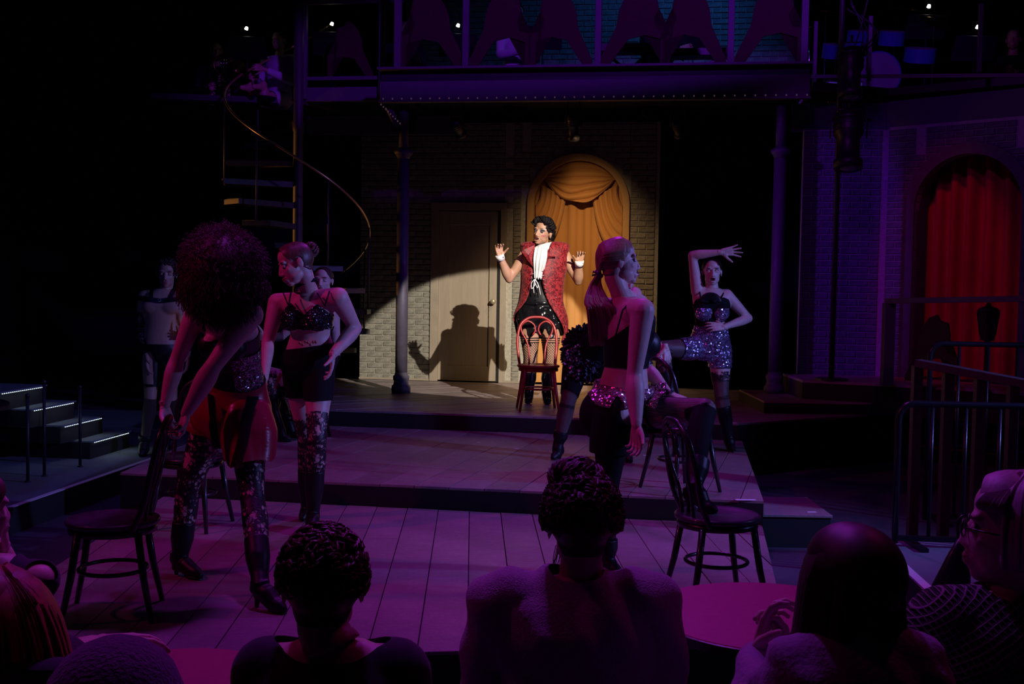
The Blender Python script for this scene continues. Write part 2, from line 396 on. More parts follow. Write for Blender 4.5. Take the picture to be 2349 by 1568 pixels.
    def hand(s, wr, d, palm, thumb, curl=(.5, .5, .5, .5), sp=.10, k=1., tcurl=.4, vox=.0032, tout=.8):
        "own fine remesh, joined into the body object. d: wrist->knuckles, palm: palm normal, thumb: +1/-1 side of d x palm"
        d = Vector(d).normalized(); palm = Vector(palm); palm = (palm-d*palm.dot(d)).normalized(); t = d.cross(palm)*thumb
        mb = MB(); W = Vector(wr)
        mb.tube([W-d*.03, W, W+d*.02], [.023*k, .0225*k, .024*k], n=14, flat=.8, side=t)
        kn = []
        for i, (off, fl) in enumerate(((.031, .085), (.0105, .090), (-.0105, .086), (-.030, .076))):
            b = W+d*(fl*k)+t*(off*k); kn.append(b)
            mb.tube([W+t*(off*.45*k), W.lerp(b, .5)+t*(off*.2*k), b], [.015*k, .0145*k, .0105*k], n=10); mb.ell(b, (.0108*k,)*3, nu=10, nv=8)
        mb.ell(W+d*.05*k-palm*.001, (.036*k, .040*k, .0135*k), Matrix((t, d, palm)).transposed(), 18, 12)
        mb.ell(W+d*.032*k+t*.024*k+palm*.006, (.016*k, .026*k, .014*k), Matrix((t, d, palm)).transposed(), 12, 10)
        L = (.072, .080, .074, .058)
        for i in range(4):
            a = (1.5-i)*sp; dirv = (d*math.cos(a)+t*math.sin(a)); p = kn[i]; c = curl[i]; ang = c*.55; pts = [p]; rr = [.0095*k]
            for sgl, cc, r in ((.46, 1., .0085), (.30, .9, .0078), (.24, .6, .0066)):
                v = dirv*math.cos(ang)+palm*math.sin(ang); p = p+v*(L[i]*k*sgl); pts.append(p); rr.append(r*k*(.9 if i == 3 else 1)); ang += c*cc
            mb.tube(pts, rr, n=10)
            for q, r in zip(pts, rr): mb.ell(q, (r*1.03,)*3, nu=10, nv=8)
        b = W+d*.022*k+t*.026*k; v = (d*.65+t*tout+palm*.35).normalized(); p1 = b+v*.036*k; v2 = (v+palm*tcurl+d*.25).normalized(); p2 = p1+v2*.030*k; p3 = p2+(v2+palm*tcurl*.5).normalized()*.022*k
        pts = [W+t*.008, b, p1, p2, p3]; rr = [.014*k, .0145*k, .0115*k, .0098*k, .0078*k]
        mb.tube(pts, rr, n=10)
        for q, r in zip(pts, rr): mb.ell(q, (r,)*3, nu=10, nv=8)
        s.extra.append(remesh(mb, vox, 1, .4)); s.lasthand = (W, d, t, palm, kn)
    def head(s, c, f, u, k=1., neck=None, male=False, vox=.004, mouth=0., nr=.052, nose=1.):
        f = Vector(f).normalized(); u = Vector(u); u = (u-f*u.dot(f)).normalized(); x = f.cross(u)
        R = Matrix((x, f, u)).transposed(); s.hR, s.hc, s.hk = R, Vector(c), k
        H = lambda a, b, cc: s.hc + R @ Vector((a*k, b*k, cc*k))
        s.H = H; mb = MB(); E = lambda p, r: mb.ell(H(*p), tuple(q*k for q in r), R, 24, 16)
        E((0, -.018, .030), (.074, .092, .082)); E((0, .004, .052), (.068, .076, .060)); E((0, .028, -.018), (.060, .060, .080)); E((0, .030, -.066), (.046, .046, .036))
        for q in (-1, 1):
            E((q*.036, .022, -.055), (.022, .040, .030)); E((q*.030, .066, .030), (.026, .016, .012)); E((q*.037, .050, -.018), (.021, .022, .021))
            E((q*.0765, -.012, -.004), (.006, .018, .030)); E((q*.080, -.016, .006), (.006, .012, .018)); E((q*.0115, .0885, -.033), (.0085, .010, .0072))
        E((0, .062, -.088), (.024, .022, .018)); E((0, .072, -.062), (.028, .020, .026))
        mb.tube([H(0, .078, .020), H(0, .0875, .0), H(0, .0965*nose, -.020), H(0, .0995*nose, -.028)], [.0085*k, .009*k, .0098*k, .0098*k], n=10); E((0, .0980*nose, -.0285), (.0115, .0100, .0095))
        E((0, .0905, -.0535), (.0235, .0095, .0060)); E((0, .0885, -.0660-.010*mouth), (.0205, .010, .0070))
        if neck is not None:
            nb = Vector(neck); mb.tube([H(0, -.020, -.02), H(0, -.026, -.075), H(0, -.026, -.075).lerp(nb, .55), nb], [.054*k, .050*k, nr, nr*1.12], n=20)
        V, T, F = remesh(mb, vox*k, 4 if vox > .0045 else 6, .5)
        Lc = (V-np.array(s.hc)) @ np.array(R) / k      # head-local coords
        for q in (-1, 1):
            g = np.exp(-(((Lc[:, 0]-q*.031)/.0145)**2+((Lc[:, 2]-.008)/.0095)**2))*(Lc[:, 1] > .04)
            V -= np.outer(g*.011*k, np.array(f)); 
        if mouth:
            g = np.exp(-((Lc[:, 0]/.017)**2+((Lc[:, 2]+.061+.002*mouth)/(.0055*mouth+.001))**2))*(Lc[:, 1] > .04); V -= np.outer(g*.016*k, np.array(f))
        s.heads = (V, T, F); s.Lc = Lc
        return s
    def eyes(s, closed=.35, iris=(.05, .03, .02), lid=None):
        wm = mat('eye_white', (.45, .43, .42), .25); im = mat('iris_%d' % int(iris[0]*100), iris, .15); lid = lid or s.skin; lash = mat('eyelash', (.012, .01, .01), .6)
        for q in (-1, 1):
            cx = q*.031
            e = MB().ell(s.H(cx, .0660, .007), (.0122*s.hk,)*3, s.hR, 16, 12); o = s.part('eye', e, wm)
            m_ = MB().ell(s.H(cx, .0745, .0065), (.0055*s.hk, .0042*s.hk, .0055*s.hk), s.hR, 12, 8).mesh('iris'); m_.transform(Matrix.Translation(-s.o)); link('iris', m_, im, o, True)
            zc = .0115-.022*closed; g = []; edge = []
            for i in range(9):          # upper lid: spherical cap down to zc
                th = math.radians(100)-(math.radians(100)-math.asin(max(-.95, min(.95, (zc-.007)/.0132))))*i/8; row = []
                for j in range(15):
                    ph = PI*(.06+.88*j/14); r_ = .0132; zz_ = r_*math.sin(th); rr = r_*math.cos(th) if th < PI/2 else r_*math.cos(th)
                    row.append(s.H(cx+rr*math.cos(ph)*1.08, .0660+rr*math.sin(ph), .007+zz_-(.0035 if i == 8 else 0)*abs(math.cos(ph))**2))
                g.append(row)
            s.part('eyelid', MB().sheet(g), lid, solid=.0008)
            s.part('eyelash', MB().tube([p+(s.hR @ Vector((0, .0012, -.0004))) for p in g[-1]], .0011*s.hk, n=5), lash)
    def part(s, name, mb, m, smooth=True, **k):
        me = mb.mesh(name); me.transform(Matrix.Translation(-s.o)); return link(name, me, m, s.t, smooth, **k)
    def finish(s, vox=.008, smooth=3):
        V, T, F = remesh(s.body, vox, smooth); s.BV, s.BT = V, T
        allv = [V]; allf = [F]; off = len(V); hv = len(V)
        for (v, t, f) in s.extra + ([s.heads] if s.heads else []):
            allv.append(v); allf.append(f+off); off += len(v)
        me = bpy.data.meshes.new('body'); VV = np.vstack(allv)-np.array(s.o)
        fs = [tuple(int(q) for q in r) for a in allf for r in a]
        me.from_pydata(VV.tolist(), [], fs); me.update(); s.bodyo = link('body', me, s.skin, s.t, True)
        s.BN = vnormals(V, T)
        if s.heads: s.HN = vnormals(s.heads[0], s.heads[1])
        return s
    def shell(s, name, f, off, m, src='body', solid=.0, disp=None, bone=None, r0=.07, smooth=True, label=None):
        "cloth that follows the body: the piece of the surface where f>0, pushed out by off"
        if src == 'body': V, T, Nn = s.BV, s.BT, s.BN
        else: V, T, Nn = s.heads[0], s.heads[1], s.HN
        val = f(V) if src == 'body' else f(s.Lc)
        r = clip_mesh(V, T, val)
        if r is None: return None
        I, TT = r; P = I(V); NN = I(Nn); o = off(P) if callable(off) else off
        Q = P + NN*(np.asarray(o).reshape(-1, 1) if not np.isscalar(o) else o)
        if disp is not None: Q = Q+disp(P, NN)
        me = bpy.data.meshes.new(name); me.from_pydata((Q-np.array(s.o)).tolist(), [], [tuple(map(int, t)) for t in TT]); me.update()
        if bone is not None:
            a, b = (np.array(x) for x in bone); ax = b-a; L = np.linalg.norm(ax); ax = ax/L
            e1 = np.cross(ax, [0, 0, 1.0]) if abs(ax[2]) < .8 else np.cross(ax, [0, 1.0, 0]); e1 /= np.linalg.norm(e1); e2 = np.cross(ax, e1)
            rel = P-a; ang = np.arctan2(rel@e2, rel@e1); lc = np.stack([ang*r0, rel@ax, np.zeros(len(P))], 1)
            at = me.attributes.new('lc', 'FLOAT_VECTOR', 'POINT'); at.data.foreach_set('vector', lc.astype(np.float32).ravel())
        ob = link(name, me, m, s.t, smooth)
        if solid:
            md = ob.modifiers.new('s', 'SOLIDIFY'); md.thickness = solid; md.offset = -1
        if label: ob['label'] = label
        return ob
    def along(s, a, b, t0, t1, rad=.2):
        "field: between fractions t0..t1 of the segment a-b and within rad of it"
        a, b = np.array(a), np.array(b); ax = b-a; L2 = ax@ax
        def f(V):
            t = (V-a)@ax/L2; d = np.linalg.norm(V-a-np.outer(np.clip(t, min(0,t0), max(1,t1)), ax), axis=1); l = math.sqrt(L2)
            return np.minimum(np.minimum((t-t0)*l, (t1-t)*l), rad-d)
        return f
    def patch(s, name, c, r, m, off=.0006, rot=0.):
        "thin make-up / lip patch on the face: ellipse at head-local (x,z)"
        def f(Lc):
            dx, dz = Lc[:, 0]-c[0], Lc[:, 1+1]-c[1]; cx, sx = math.cos(rot), math.sin(rot)
            e = ((dx*cx+dz*sx)/r[0])**2+((-dx*sx+dz*cx)/r[1])**2
            return np.minimum((1-e)*.01, Lc[:, 1]-.02)
        return s.shell(name, f, off, m, 'head')
    def hair_cap(s, m, off=.009, line=None, name='hair', bumpy=.0, low=-.06):
        "scalp: everything behind the hair line"
        def f(L):
            y0 = .052-.9*np.maximum(0, .062-L[:, 2])       # hair line recedes towards the ears
            a = np.maximum(y0-L[:, 1], (L[:, 2]-.098)*1.0)
            a = np.minimum(a, L[:, 2]-low-.25*np.maximum(0, L[:, 1]))
            ear = ((np.abs(L[:, 0])-.078)/.02)**2+((L[:, 1]+.012)/.024)**2+((L[:, 2]-.0)/.032)**2
            return np.minimum(a, (ear-1)*.01)
        if line: f = line
        def o(P):
            z = np.sin(P[:, 0]*310)*np.sin(P[:, 2]*290)*np.sin(P[:, 1]*270); return off+bumpy*z
        return s.shell(name, f, o, m, 'head')
def strands(lines, r, n=4, taper=True):
    mb = MB()
    for l in lines:
        k = len(l); rr = [r*(1-.75*(i/(k-1))**2) for i in range(k)] if taper else r
        mb.tube(l, rr, n=n)
    return mb
def union(*fs): return lambda V: np.maximum.reduce([f(V) for f in fs])
def inter(*fs): return lambda V: np.minimum.reduce([f(V) for f in fs])
def neg(f): return lambda V: -f(V)
def plane(p, n):
    p, n = np.array(p), np.array(Vector(n).normalized()); return lambda V: (V-p)@n
def ball(c, r):
    c = np.array(c); return lambda V: r-np.linalg.norm(V-c, axis=1)
def boot(fg, an, toe, top, m, floor=None, heel_h=.08, name='boot', kn=None, k=1., heel=True):
    "shaft from near `top` down plus shoe with sole and heel"
    an, toe, top = Vector(an), Vector(toe), Vector(top); d = toe-an; d.z = 0; d.normalize(); sd = Vector((-d.y, d.x, 0)); fz = floor if floor is not None else toe.z-.02
    mb = MB()
    mb.tube([an.lerp(top, 1), an.lerp(top, .6), an.lerp(top, .25), an+Vector((0, 0, .01)), an-Vector((0, 0, .03))], [.058*k, .058*k, .043*k, .040*k, .040*k], n=18)
    ball_ = Vector((toe.x, toe.y, fz+.030))-d*.070; tip = Vector((toe.x, toe.y, fz+.018)); hl = Vector((an.x, an.y, max(fz+heel_h, fz+.03)+.012))-d*.024
    mb.tube([an+Vector((0, 0, .03)), an-Vector((0, 0, .01))+d*.006, an.lerp(ball_, .5)+Vector((0, 0, .012)), ball_+Vector((0, 0, .006)), ball_+d*.036, tip], [.040*k, .043*k, .042*k, .038*k, .031*k, .014*k], n=18, side=sd)
    mb.tube([hl+Vector((0, 0, .03)), hl, hl.lerp(ball_, .5), ball_], [.034*k, .035*k, .034*k, .034*k], n=16, side=sd)
    mb.ell(hl, (.036*k, .036*k, .034*k), nu=12, nv=10)
    V, T, F = remesh(mb, .0055, 3, .5); me = bpy.data.meshes.new(name); me.from_pydata((V-np.array(fg.o)).tolist(), [], [tuple(map(int, q)) for q in F]); me.update()
    b = link(name, me, m, fg.t, True)
    sm = MATS['boot_sole']; s_ = MB(); z = Vector((0, 0, 1))
    s_.tube([hl+z*(-.030), ball_+z*(-.014-.004), ball_+d*.045+z*(-.016), Vector((tip.x, tip.y, fz+.004))], [.024*k, .034*k, .028*k, .008*k], n=14, flat=.18, side=sd)
    me = s_.mesh('sole'); me.transform(Matrix.Translation(-fg.o)); link('sole', me, sm, b, True)
    if heel:
        h_ = MB(); top_ = hl-z*.022; bot = Vector((hl.x, hl.y, fz))-d*.002; h_.tube([top_, top_.lerp(bot, .4)+d*.004, bot], [.024*k, .014*k, .010*k], n=12)
        me = h_.mesh('heel'); me.transform(Matrix.Translation(-fg.o)); link('heel', me, sm, b, True)
    return b
# ------------------------------------------------------------------ materials used by the set
black = mat('matt_black', (.012, .011, .013), .85); blackp = mat('black_paint', (.018, .016, .02), .45); riser = mat('riser_black', (.007, .007, .009), .7)
steel = mat('dark_steel', (.05, .05, .055), .35, metal=.7); plank_m = wood_mat('stage_plank', (.255, .20, .205), .45, .45)
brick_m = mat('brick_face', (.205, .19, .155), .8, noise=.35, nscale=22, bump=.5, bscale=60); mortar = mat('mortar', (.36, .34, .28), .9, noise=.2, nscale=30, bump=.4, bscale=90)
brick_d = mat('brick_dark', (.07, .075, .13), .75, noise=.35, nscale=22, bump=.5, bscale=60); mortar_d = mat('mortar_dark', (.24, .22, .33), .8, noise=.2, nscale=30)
door_m = mat('door_paint', (.33, .27, .20), .45, noise=.08, nscale=6, stretch=(8, 8, .6)); casing_m = mat('casing_paint', (.31, .255, .19), .5, noise=.08, nscale=8)
gold = mat('gold_velvet', (.50, .235, .065), .8, noise=.06, nscale=300, sheen=.3, bump=.1, bscale=400); arch_m = mat('arch_frame_paint', (.46, .25, .085), .6, noise=.12, nscale=60)
redvel = mat('red_velvet', (.42, .008, .03), .85, noise=.12, nscale=5, sheen=.2)
carpet = mat('blue_carpet', (.16, .17, .20), .95, noise=.35, nscale=260, bump=.4, bscale=300); tape = mat('white_edge_tape', (.75, .72, .78), .6)
column_m = mat('column_paint', (.07, .06, .09), .55, noise=.15, nscale=12, bump=.15, bscale=30); rust = mat('red_cutout_paint', (.045, .004, .009), .8, noise=.1, nscale=20)
brass = mat('brass', (.55, .33, .11), .25, metal=1.); knob_m = mat('knob_brass', (.6, .5, .33), .3, metal=.6)
chairblack = mat('black_bentwood', (.016, .012, .016), .32, coat=.3); chairred = mat('red_bentwood', (.33, .022, .018), .38, coat=.25); seat_dark = mat('dark_seat', (.06, .05, .065), .35, noise=.35, nscale=12, coat=.2)
chrome = mat('chrome', (.7, .7, .72), .15, metal=1.); mat('boot_sole', (.01, .01, .012), .4)
# ------------------------------------------------------------------ room shell
struct('floor', MB().box((0, 8, -.23), (16, 26, .1)), mat('house_floor', (.05, .05, .07), .8, noise=.3, nscale=3))
struct('ceiling', MB().box((0, 8, 9.05), (16, 26, .1)), black)
struct('wall_left', MB().box((-8.05, 8, 4.4), (.1, 26, 9.3)), black); struct('wall_far_right', MB().box((8.05, 8, 4.4), (.1, 26, 9.3)), black)
struct('wall_rear', MB().box((0, 21.05, 4.4), (16, .1, 9.3)), black); struct('wall_house', MB().box((0, -5.05, 4.4), (16, .1, 9.3)), black)
# ------------------------------------------------------------------ stage platforms with their planks
def platform(name, label, poly, z0, z1, ang, pw, first_off=0., th=.018):
    t = thing(name, label, 'stage', (0, 0, 0))
    MB().prism(poly, z0, z1-th).build('deck_body', riser, t)
    a = math.radians(ang); dx, dy = math.sin(a), math.cos(a); nx, ny = dy, -dx     # plank direction (dx,dy), across (nx,ny)
    pr = [p[0]*nx+p[1]*ny for p in poly]; k0 = math.floor((min(pr)-first_off)/pw); k1 = math.ceil((max(pr)-first_off)/pw)
    for k in range(k0, k1):
        a0 = first_off+k*pw+.0025; b0 = first_off+(k+1)*pw-.0025
        q = clip_poly(clip_poly(poly, nx, ny, b0), -nx, -ny, -a0)
        if len(q) < 3: continue
        # cut each board once or twice along its length
        al = [p[0]*dx+p[1]*dy for p in q]; lo, hi = min(al), max(al); cuts = [lo-1] + ([lo+(hi-lo)*(.25+.5*((k*37) % 10)/10)] if hi-lo > 2.2 else []) + [hi+1]
        for c0, c1 in zip(cuts[:-1], cuts[1:]):
            r = clip_poly(clip_poly(q, dx, dy, c1-.0015), -dx, -dy, -c0-.0015)
            if len(r) < 3: continue
            dz = .0012*((k*53) % 5-2)/2
            o = MB().prism(r, -th, 0, bevel=.0025).build('plank', plank_m, t); cx = sum(p[0] for p in r)/len(r); cy = sum(p[1] for p in r)/len(r)
            o.data.transform(Matrix.Translation((-cx, -cy, 0))); o.location = (cx, cy, z1+dz)
    return t
lower = [(-2.32, 4.35), (-.6, 4.60), (.64, 4.76), (1.20, 4.82), (1.60, 7.24), (-2.05, 7.83), (-2.38, 7.88)]
mid = [(-2.7, 7.95), (1.61, 7.26), (2.04, 10.11), (-2.6, 10.85)]
upper = [(-2.74, 10.90), (2.0, 10.14), (3.04, 10.80), (3.9, 11.3), (4.2, 13.2), (-2.95, 14.33)]
platform('lower_stage', 'lowest thrust stage deck of scuffed boards nearest the audience, lit purple', lower, -.18, 0, -2, .205)
platform('middle_stage', 'middle stage deck with boards laid on the diagonal, one step up', mid, -.18, .15, 15, .235)
platform('upper_stage', 'upper stage deck under the balcony where the singer stands', upper, -.18, .30, 60, .235)
mt = MB().box((1.50, 7.285, .1515), (.13, .035, .003)); tag(mt.build('marking_tape', tape), 'small white tape mark on right front corner of middle deck', 'tape')
for (x, y, lb) in ((1098, 1014, 'tiny white tape dash on middle deck left of centre'), (1184, 1028, 'tiny white tape dash on middle deck between singer chair and bent dancer'), (1481, 1044, 'tiny white tape dash by the hanging hand of the ponytail dancer'), (755, 1004, 'tiny white tape dash behind the lace bra dancer')):
    p = G(x, y, .151); tag(MB().box(p, (.035, .02, .002)).build('marking_tape', tape), lb, 'tape')
p = G(1704, 972, .302); tag(MB().box((1.96, 10.17, .3025), (.07, .03, .003)).build('marking_tape', tape), 'small white tape mark at right front edge of upper deck', 'tape')
t = thing('step_block', 'low dark step block beside right corner of the middle deck', 'step', (1.86, 7.72, -.18))
MB().box((0, 0, .10), (.44, .62, .20)).build('step_body', riser, t); MB().box((0, 0, .208), (.46, .64, .018)).build('tread', plank_m, t, bevel=.003); MB().box((.12, -.22, .2185), (.06, .02, .003)).build('tape_mark', tape, t)
# right-hand plinths
t = thing('side_plinth', 'low plinth that carries the right column, dark boards', 'platform')
P1 = [Vector(q) for q in ((2.42, 11.0), (3.45, 11.0), (2.85, 11.31), (2.85, 12.17), (2.42, 12.24))]
MB().prism([(p.x, p.y) for p in P1], .30, .40).build('plinth_body', riser, t); MB().prism([(p.x, p.y) for p in P1], .4005, .415, bevel=.003).build('top_board', plank_m, t)
t = thing('side_platform', 'higher side platform in front of the brick wall and red curtain', 'platform')
P2 = [(2.86, 11.32), (3.57, 11.0), (4.25, 10.6), (5.3, 9.4), (6.0, 9.92), (3.88, 11.98), (2.86, 12.15)]
MB().prism(P2, .30, .575).build('platform_body', riser, t); MB().prism(P2, .5755, .60, bevel=.003).build('top_board', plank_m, t)
# left carpet platform with the lit steps
lp = [(-3.42, 6.6), (-3.22, 7.46), (-2.9, 9.95), (-2.75, 11.2), (-3.0, 13), (-7.9, 13), (-7.9, 6.6)]
t = thing('left_platform', 'blue carpeted side platform on the left with bright edge tape', 'platform')
MB().prism(lp, -.18, -.004).build('platform_body', riser, t); MB().prism(lp, -.0035, 0).build('carpet_top', carpet, t)
e0, e1 = Vector((-3.235, 7.42, .002)), Vector((-2.93, 9.95, .002)); MB().bar(e0, e1, (.045, .003)).build('edge_tape', tape, t)
ledm = mat('led', (1, 1, 1), .4, emit=(.75, .95, 1), estr=1.6)
t = thing('lit_steps', 'short flight of black steps on left with white light strips under the nosings', 'steps')
A0, B0 = Vector((-3.37, 10.15, 0)), Vector((-3.46, 9.45, 0)); dr = (A0-B0).normalized(); out = Vector((dr.y, -dr.x, 0))
for i in range(4):
    a = A0-Vector((.17, .19, 0))*i; b = B0-Vector((.17, .19, 0))*i; h = .15*(i+1)
    poly = [(b+out*0).to_2d(), (a+out*0).to_2d(), (a-out*.8).to_2d(), (b-out*.8).to_2d()]
    s_ = MB().prism([tuple(q) for q in poly], .15*i, h-.012).build('step', riser, t)
    poly = [(b+out*.02).to_2d(), (a+out*.02).to_2d(), (a-out*.8).to_2d(), (b-out*.8).to_2d()]
    MB().prism([tuple(q) for q in poly], h-.0115, h).build('tread', carpet, s_)
    m_ = MB(); n_ = 22
    for k in range(n_): m_.box((b+dr*.06).lerp(a-dr*.04, k/(n_-1))+out*.012+Vector((0, 0, h-.018)), (.005, .012, .005))
    m_.build('light_strip', ledm, s_); 
    area('step_light', tuple((a+b)/2+out*.05+Vector((0, 0, h-.02))), tuple((a+b)/2+out*.16), .10, (.75, .95, 1), .6, .01)
# right carpet platform with tape
rp = [(2.16, 6.75), (2.05, 5.3), (2.0, 3.6), (6, 3.6), (6, 6.9), (2.2, 6.9)]
t = thing('right_platform', 'carpeted side platform on the right with bright edge tape, behind spectators', 'platform')
MB().prism(rp, -.18, -.004).build('platform_body', riser, t); MB().prism(rp, -.0035, 0).build('carpet_top', carpet, t)
MB().bar((2.185, 6.72, .002), (2.085, 5.3, .002), (.05, .003)).build('edge_tape', tape, t)
# ------------------------------------------------------------------ brick walls
def brick_variants(L, H, D, n=5):
    out = []
    for k in range(n):
        r = random.Random(k+11); m = MB(); j = lambda a: r.uniform(-a, a); x, z = L/2, H/2
        front = [(-x+.006+j(.002), -D+j(.0015), -z+.006), (x-.006+j(.002), -D+j(.0015), -z+.006), (x-.006, -D+j(.0015), z-.006), (-x+.006, -D+j(.0015), z-.006)]
        mids = [(-x, -D+.006, -z), (x, -D+.006, -z), (x, -D+.006, z), (-x, -D+.006, z)]; back = [(-x, .01, -z), (x, .01, -z), (x, .01, z), (-x, .01, z)]
        m.add(front+mids+back, [(0, 1, 2, 3)]+[(4+i, 4+(i+1) % 4, (i+1) % 4, i) for i in range(4)]+[(8+i, 8+(i+1) % 4, 4+(i+1) % 4, 4+i) for i in range(4)])
        out.append(m)
    return out
def brick_wall(name, loc, rz, u0, u1, z0, z1, solid, bm, mm, keep, bl=.19, bh=.058, joint=.0095, D=.012, thick=.15, holes=()):
    "wall in local x (u), z; backing at local y 0..thick; bricks proud of the backing towards -y"
    m = MB()
    for (a, b, c, d) in solid: m.box(((a+b)/2, thick/2, (c+d)/2), (b-a, thick, d-c))
    for (cx, cz, r, top, xa, xb) in holes:      # arch spandrel: fill above the round head
        n = 20; pts = [(cx+r*math.cos(PI-PI*i/n), cz+r*math.sin(PI*i/n)) for i in range(n+1)]
        for i in range(n):
            (xa_, za_), (xb_, zb_) = pts[i], pts[i+1]
            m.add([(xa_, 0, za_), (xb_, 0, zb_), (xb_, 0, top), (xa_, 0, top), (xa_, thick, za_), (xb_, thick, zb_), (xb_, thick, top), (xa_, thick, top)], [(0, 1, 2, 3), (4, 7, 6, 5), (0, 4, 5, 1), (3, 2, 6, 7)])
    w_ = struct(name, m, mm); w_.location = loc; w_.rotation_euler = (0, 0, rz)
    var = brick_variants(bl, bh, D); half = brick_variants(bl/2-joint/2, bh, D); mv = [v.mesh('brick') for v in var]; mh = [v.mesh('brick_half') for v in half]
    for q in mv+mh: q.materials.append(bm)
    cells = []; row = 0; z = z0+bh/2+joint/2
    def ok(u, z, l):
        if u-l/2 < u0 or u+l/2 > u1 or z+bh/2 > z1: return False
        if not any(a-1e-6 <= u-l/2 and u+l/2 <= b+1e-6 and c-1e-6 <= z-bh/2 and z+bh/2 <= d+1e-6 for (a, b, c, d) in solid):
            okh = False
            for (cx, cz, r, top, xa, xb) in holes:
                if xa-l <= u <= xb+l and z > cz-bh:
                    if all((u+s1*l/2-cx)**2+(z+s2*bh/2-cz)**2 > (r+.004)**2 or z+s2*bh/2 < cz-bh for s1 in (-1, 0, 1) for s2 in (-1, 1)) and z < top: okh = True
            return okh
        return True
    while z < z1:
        u = u0+bl/2+(0 if row % 2 else -(bl+joint)/2)
        while u < u1+bl:
            if ok(u, z, bl): cells.append((u, z, 0))
            else:
                for q in (-1, 1):
                    uu = u+q*(bl+joint)/4
                    if ok(uu, z, bl/2-joint/2): cells.append((uu, z, 1))
            u += bl+joint
        z += bh+joint; row += 1
    cells.sort(key=keep); rest = MB()
    for i, (u, z, h) in enumerate(cells):
        if i < 300:
            o = bpy.data.objects.new('brick', (mh if h else mv)[i % 5]); COL.objects.link(o); o.parent = w_; o.location = (u, -.0005*(i % 4), z)
        else:
            src = (half if h else var)[i % 5]; rest.add([(v[0]+u, v[1], v[2]+z) for v in src.v], src.f)
    if rest.v:
        o = rest.build('brickwork', bm, w_); o['kind'] = 'stuff'
    return w_
WV = 13.75
ux = lambda px, py=700, v=WV: PV(px, py, v)[0]
zz = lambda px, py, v=WV: PV(px, py, v)[1]
dl, dr_ = ux(988), ux(1160); al_, ar_ = ux(1207), ux(1440); ac = (al_+ar_)/2; arad = (ar_-al_)/2; acz = zz(1325, 353)-arad; dtop = 2.45
B0z = .30
wl, wr = ux(826), ux(1507); WT = 3.42
solid = [(wl, dl, B0z, WT), (dl, dr_, dtop, WT), (dr_, al_, B0z, WT), (ar_, wr, B0z, WT), (al_, ar_, acz+arad, WT)]
near = lambda c: min(math.hypot(c[0]-dl, (c[1]-1.0)*.8), math.hypot(c[0]-al_, (c[1]-1.2)*.7), math.hypot(c[0]-ar_-.1, (c[1]-1.5)*.7))
brick_wall('wall_back', (0, 0, 0), 0, wl, wr, B0z, WT, solid, brick_m, mortar, near, holes=[(ac, acz, arad, acz+arad, al_, ar_)])
wb = bpy.data.objects['wall_back']; wb.rotation_euler = (0, 0, -YAW); wb.location = VH*WV
def wallobj(o, v=WV): o.rotation_euler = (0, 0, -YAW); o.location = VH*v; return o
# left end wall piece (behind the stair, catches the edge of the spot)
# door in the back wall
d_ = MB().box(((dl+dr_)/2, .03, 1.36), (dr_-dl-.12, .035, 2.1)); door = struct('door_1', d_, door_m, bevel=.002); wallobj(door)
c1 = ux(1006); s1 = ux(1030); s2 = ux(1122); g0 = ux(1140.5); g1 = ux(1147)
mm = MB().box(((c1+s1)/2, 0, 1.34), (s1-c1, .03, 2.05)).box(((s2+g0)/2, 0, 1.34), (g0-s2, .03, 2.05)).box(((s1+s2)/2, 0, 2.28), (s2-s1, .03, .16)).box(((s1+s2)/2, 0, .40), (s2-s1, .03, .18)); mm.build('door_stiles', door_m, door, bevel=.003)
MB().box(((g0+g1)/2, .02, 1.34), (g1-g0, .09, 2.06)).build('door_gap', black, door)
k_ = MB().lathe([(.001, -.0), (.027, .002), (.027, .006), (.010, .012), (.010, .035), (.028, .045), (.033, .058), (.030, .072), (.015, .080), (.001, .081)], (ux(1133), -.016, zz(1133, 691)), 20, axis=(0, -1, 0)); k_.build('door_knob', knob_m, door, smooth=True)
cs = MB().box(((dl+c1)/2, -.01, 1.37), (c1-dl, .06, 2.14)).box(((g1+dr_)/2, -.01, 1.37), (dr_-g1, .06, 2.14)).box(((dl+dr_)/2, -.01, 2.42), (dr_-dl, .062, .09)); wallobj(struct('trim_1', cs, casing_m, bevel=.004))
bs = MB().box(((wl+dl)/2, -.012, .312), (dl-wl, .03, .022)).box(((dr_+al_)/2, -.012, .312), (al_-dr_, .03, .022)); wallobj(struct('baseboard_back', bs, casing_m))
# arch frame
ai = (ux(1425)-ux(1222))/2
def arch_band(cx, cz, ro, ri, zb, y0, y1, n=36):
    m = MB(); po = [(cx-ro, zb)]+[(cx-ro*math.cos(PI*i/n), cz+ro*math.sin(PI*i/n)) for i in range(n+1)]+[(cx+ro, zb)]
    pi_ = [(cx-ri, zb)]+[(cx-ri*math.cos(PI*i/n), cz+ri*math.sin(PI*i/n)) for i in range(n+1)]+[(cx+ri, zb)]
    for i in range(len(po)-1):
        a, b, c, d = po[i], po[i+1], pi_[i+1], pi_[i]
        m.add([(a[0], y0, a[1]), (b[0], y0, b[1]), (c[0], y0, c[1]), (d[0], y0, d[1]), (a[0], y1, a[1]), (b[0], y1, b[1]), (c[0], y1, c[1]), (d[0], y1, d[1])], [(0, 1, 2, 3), (4, 7, 6, 5), (0, 4, 5, 1), (3, 2, 6, 7)])
    return m
fr = wallobj(struct('trim_2', arch_band(ac, acz, arad, ai, B0z, -.05, .12), arch_m))
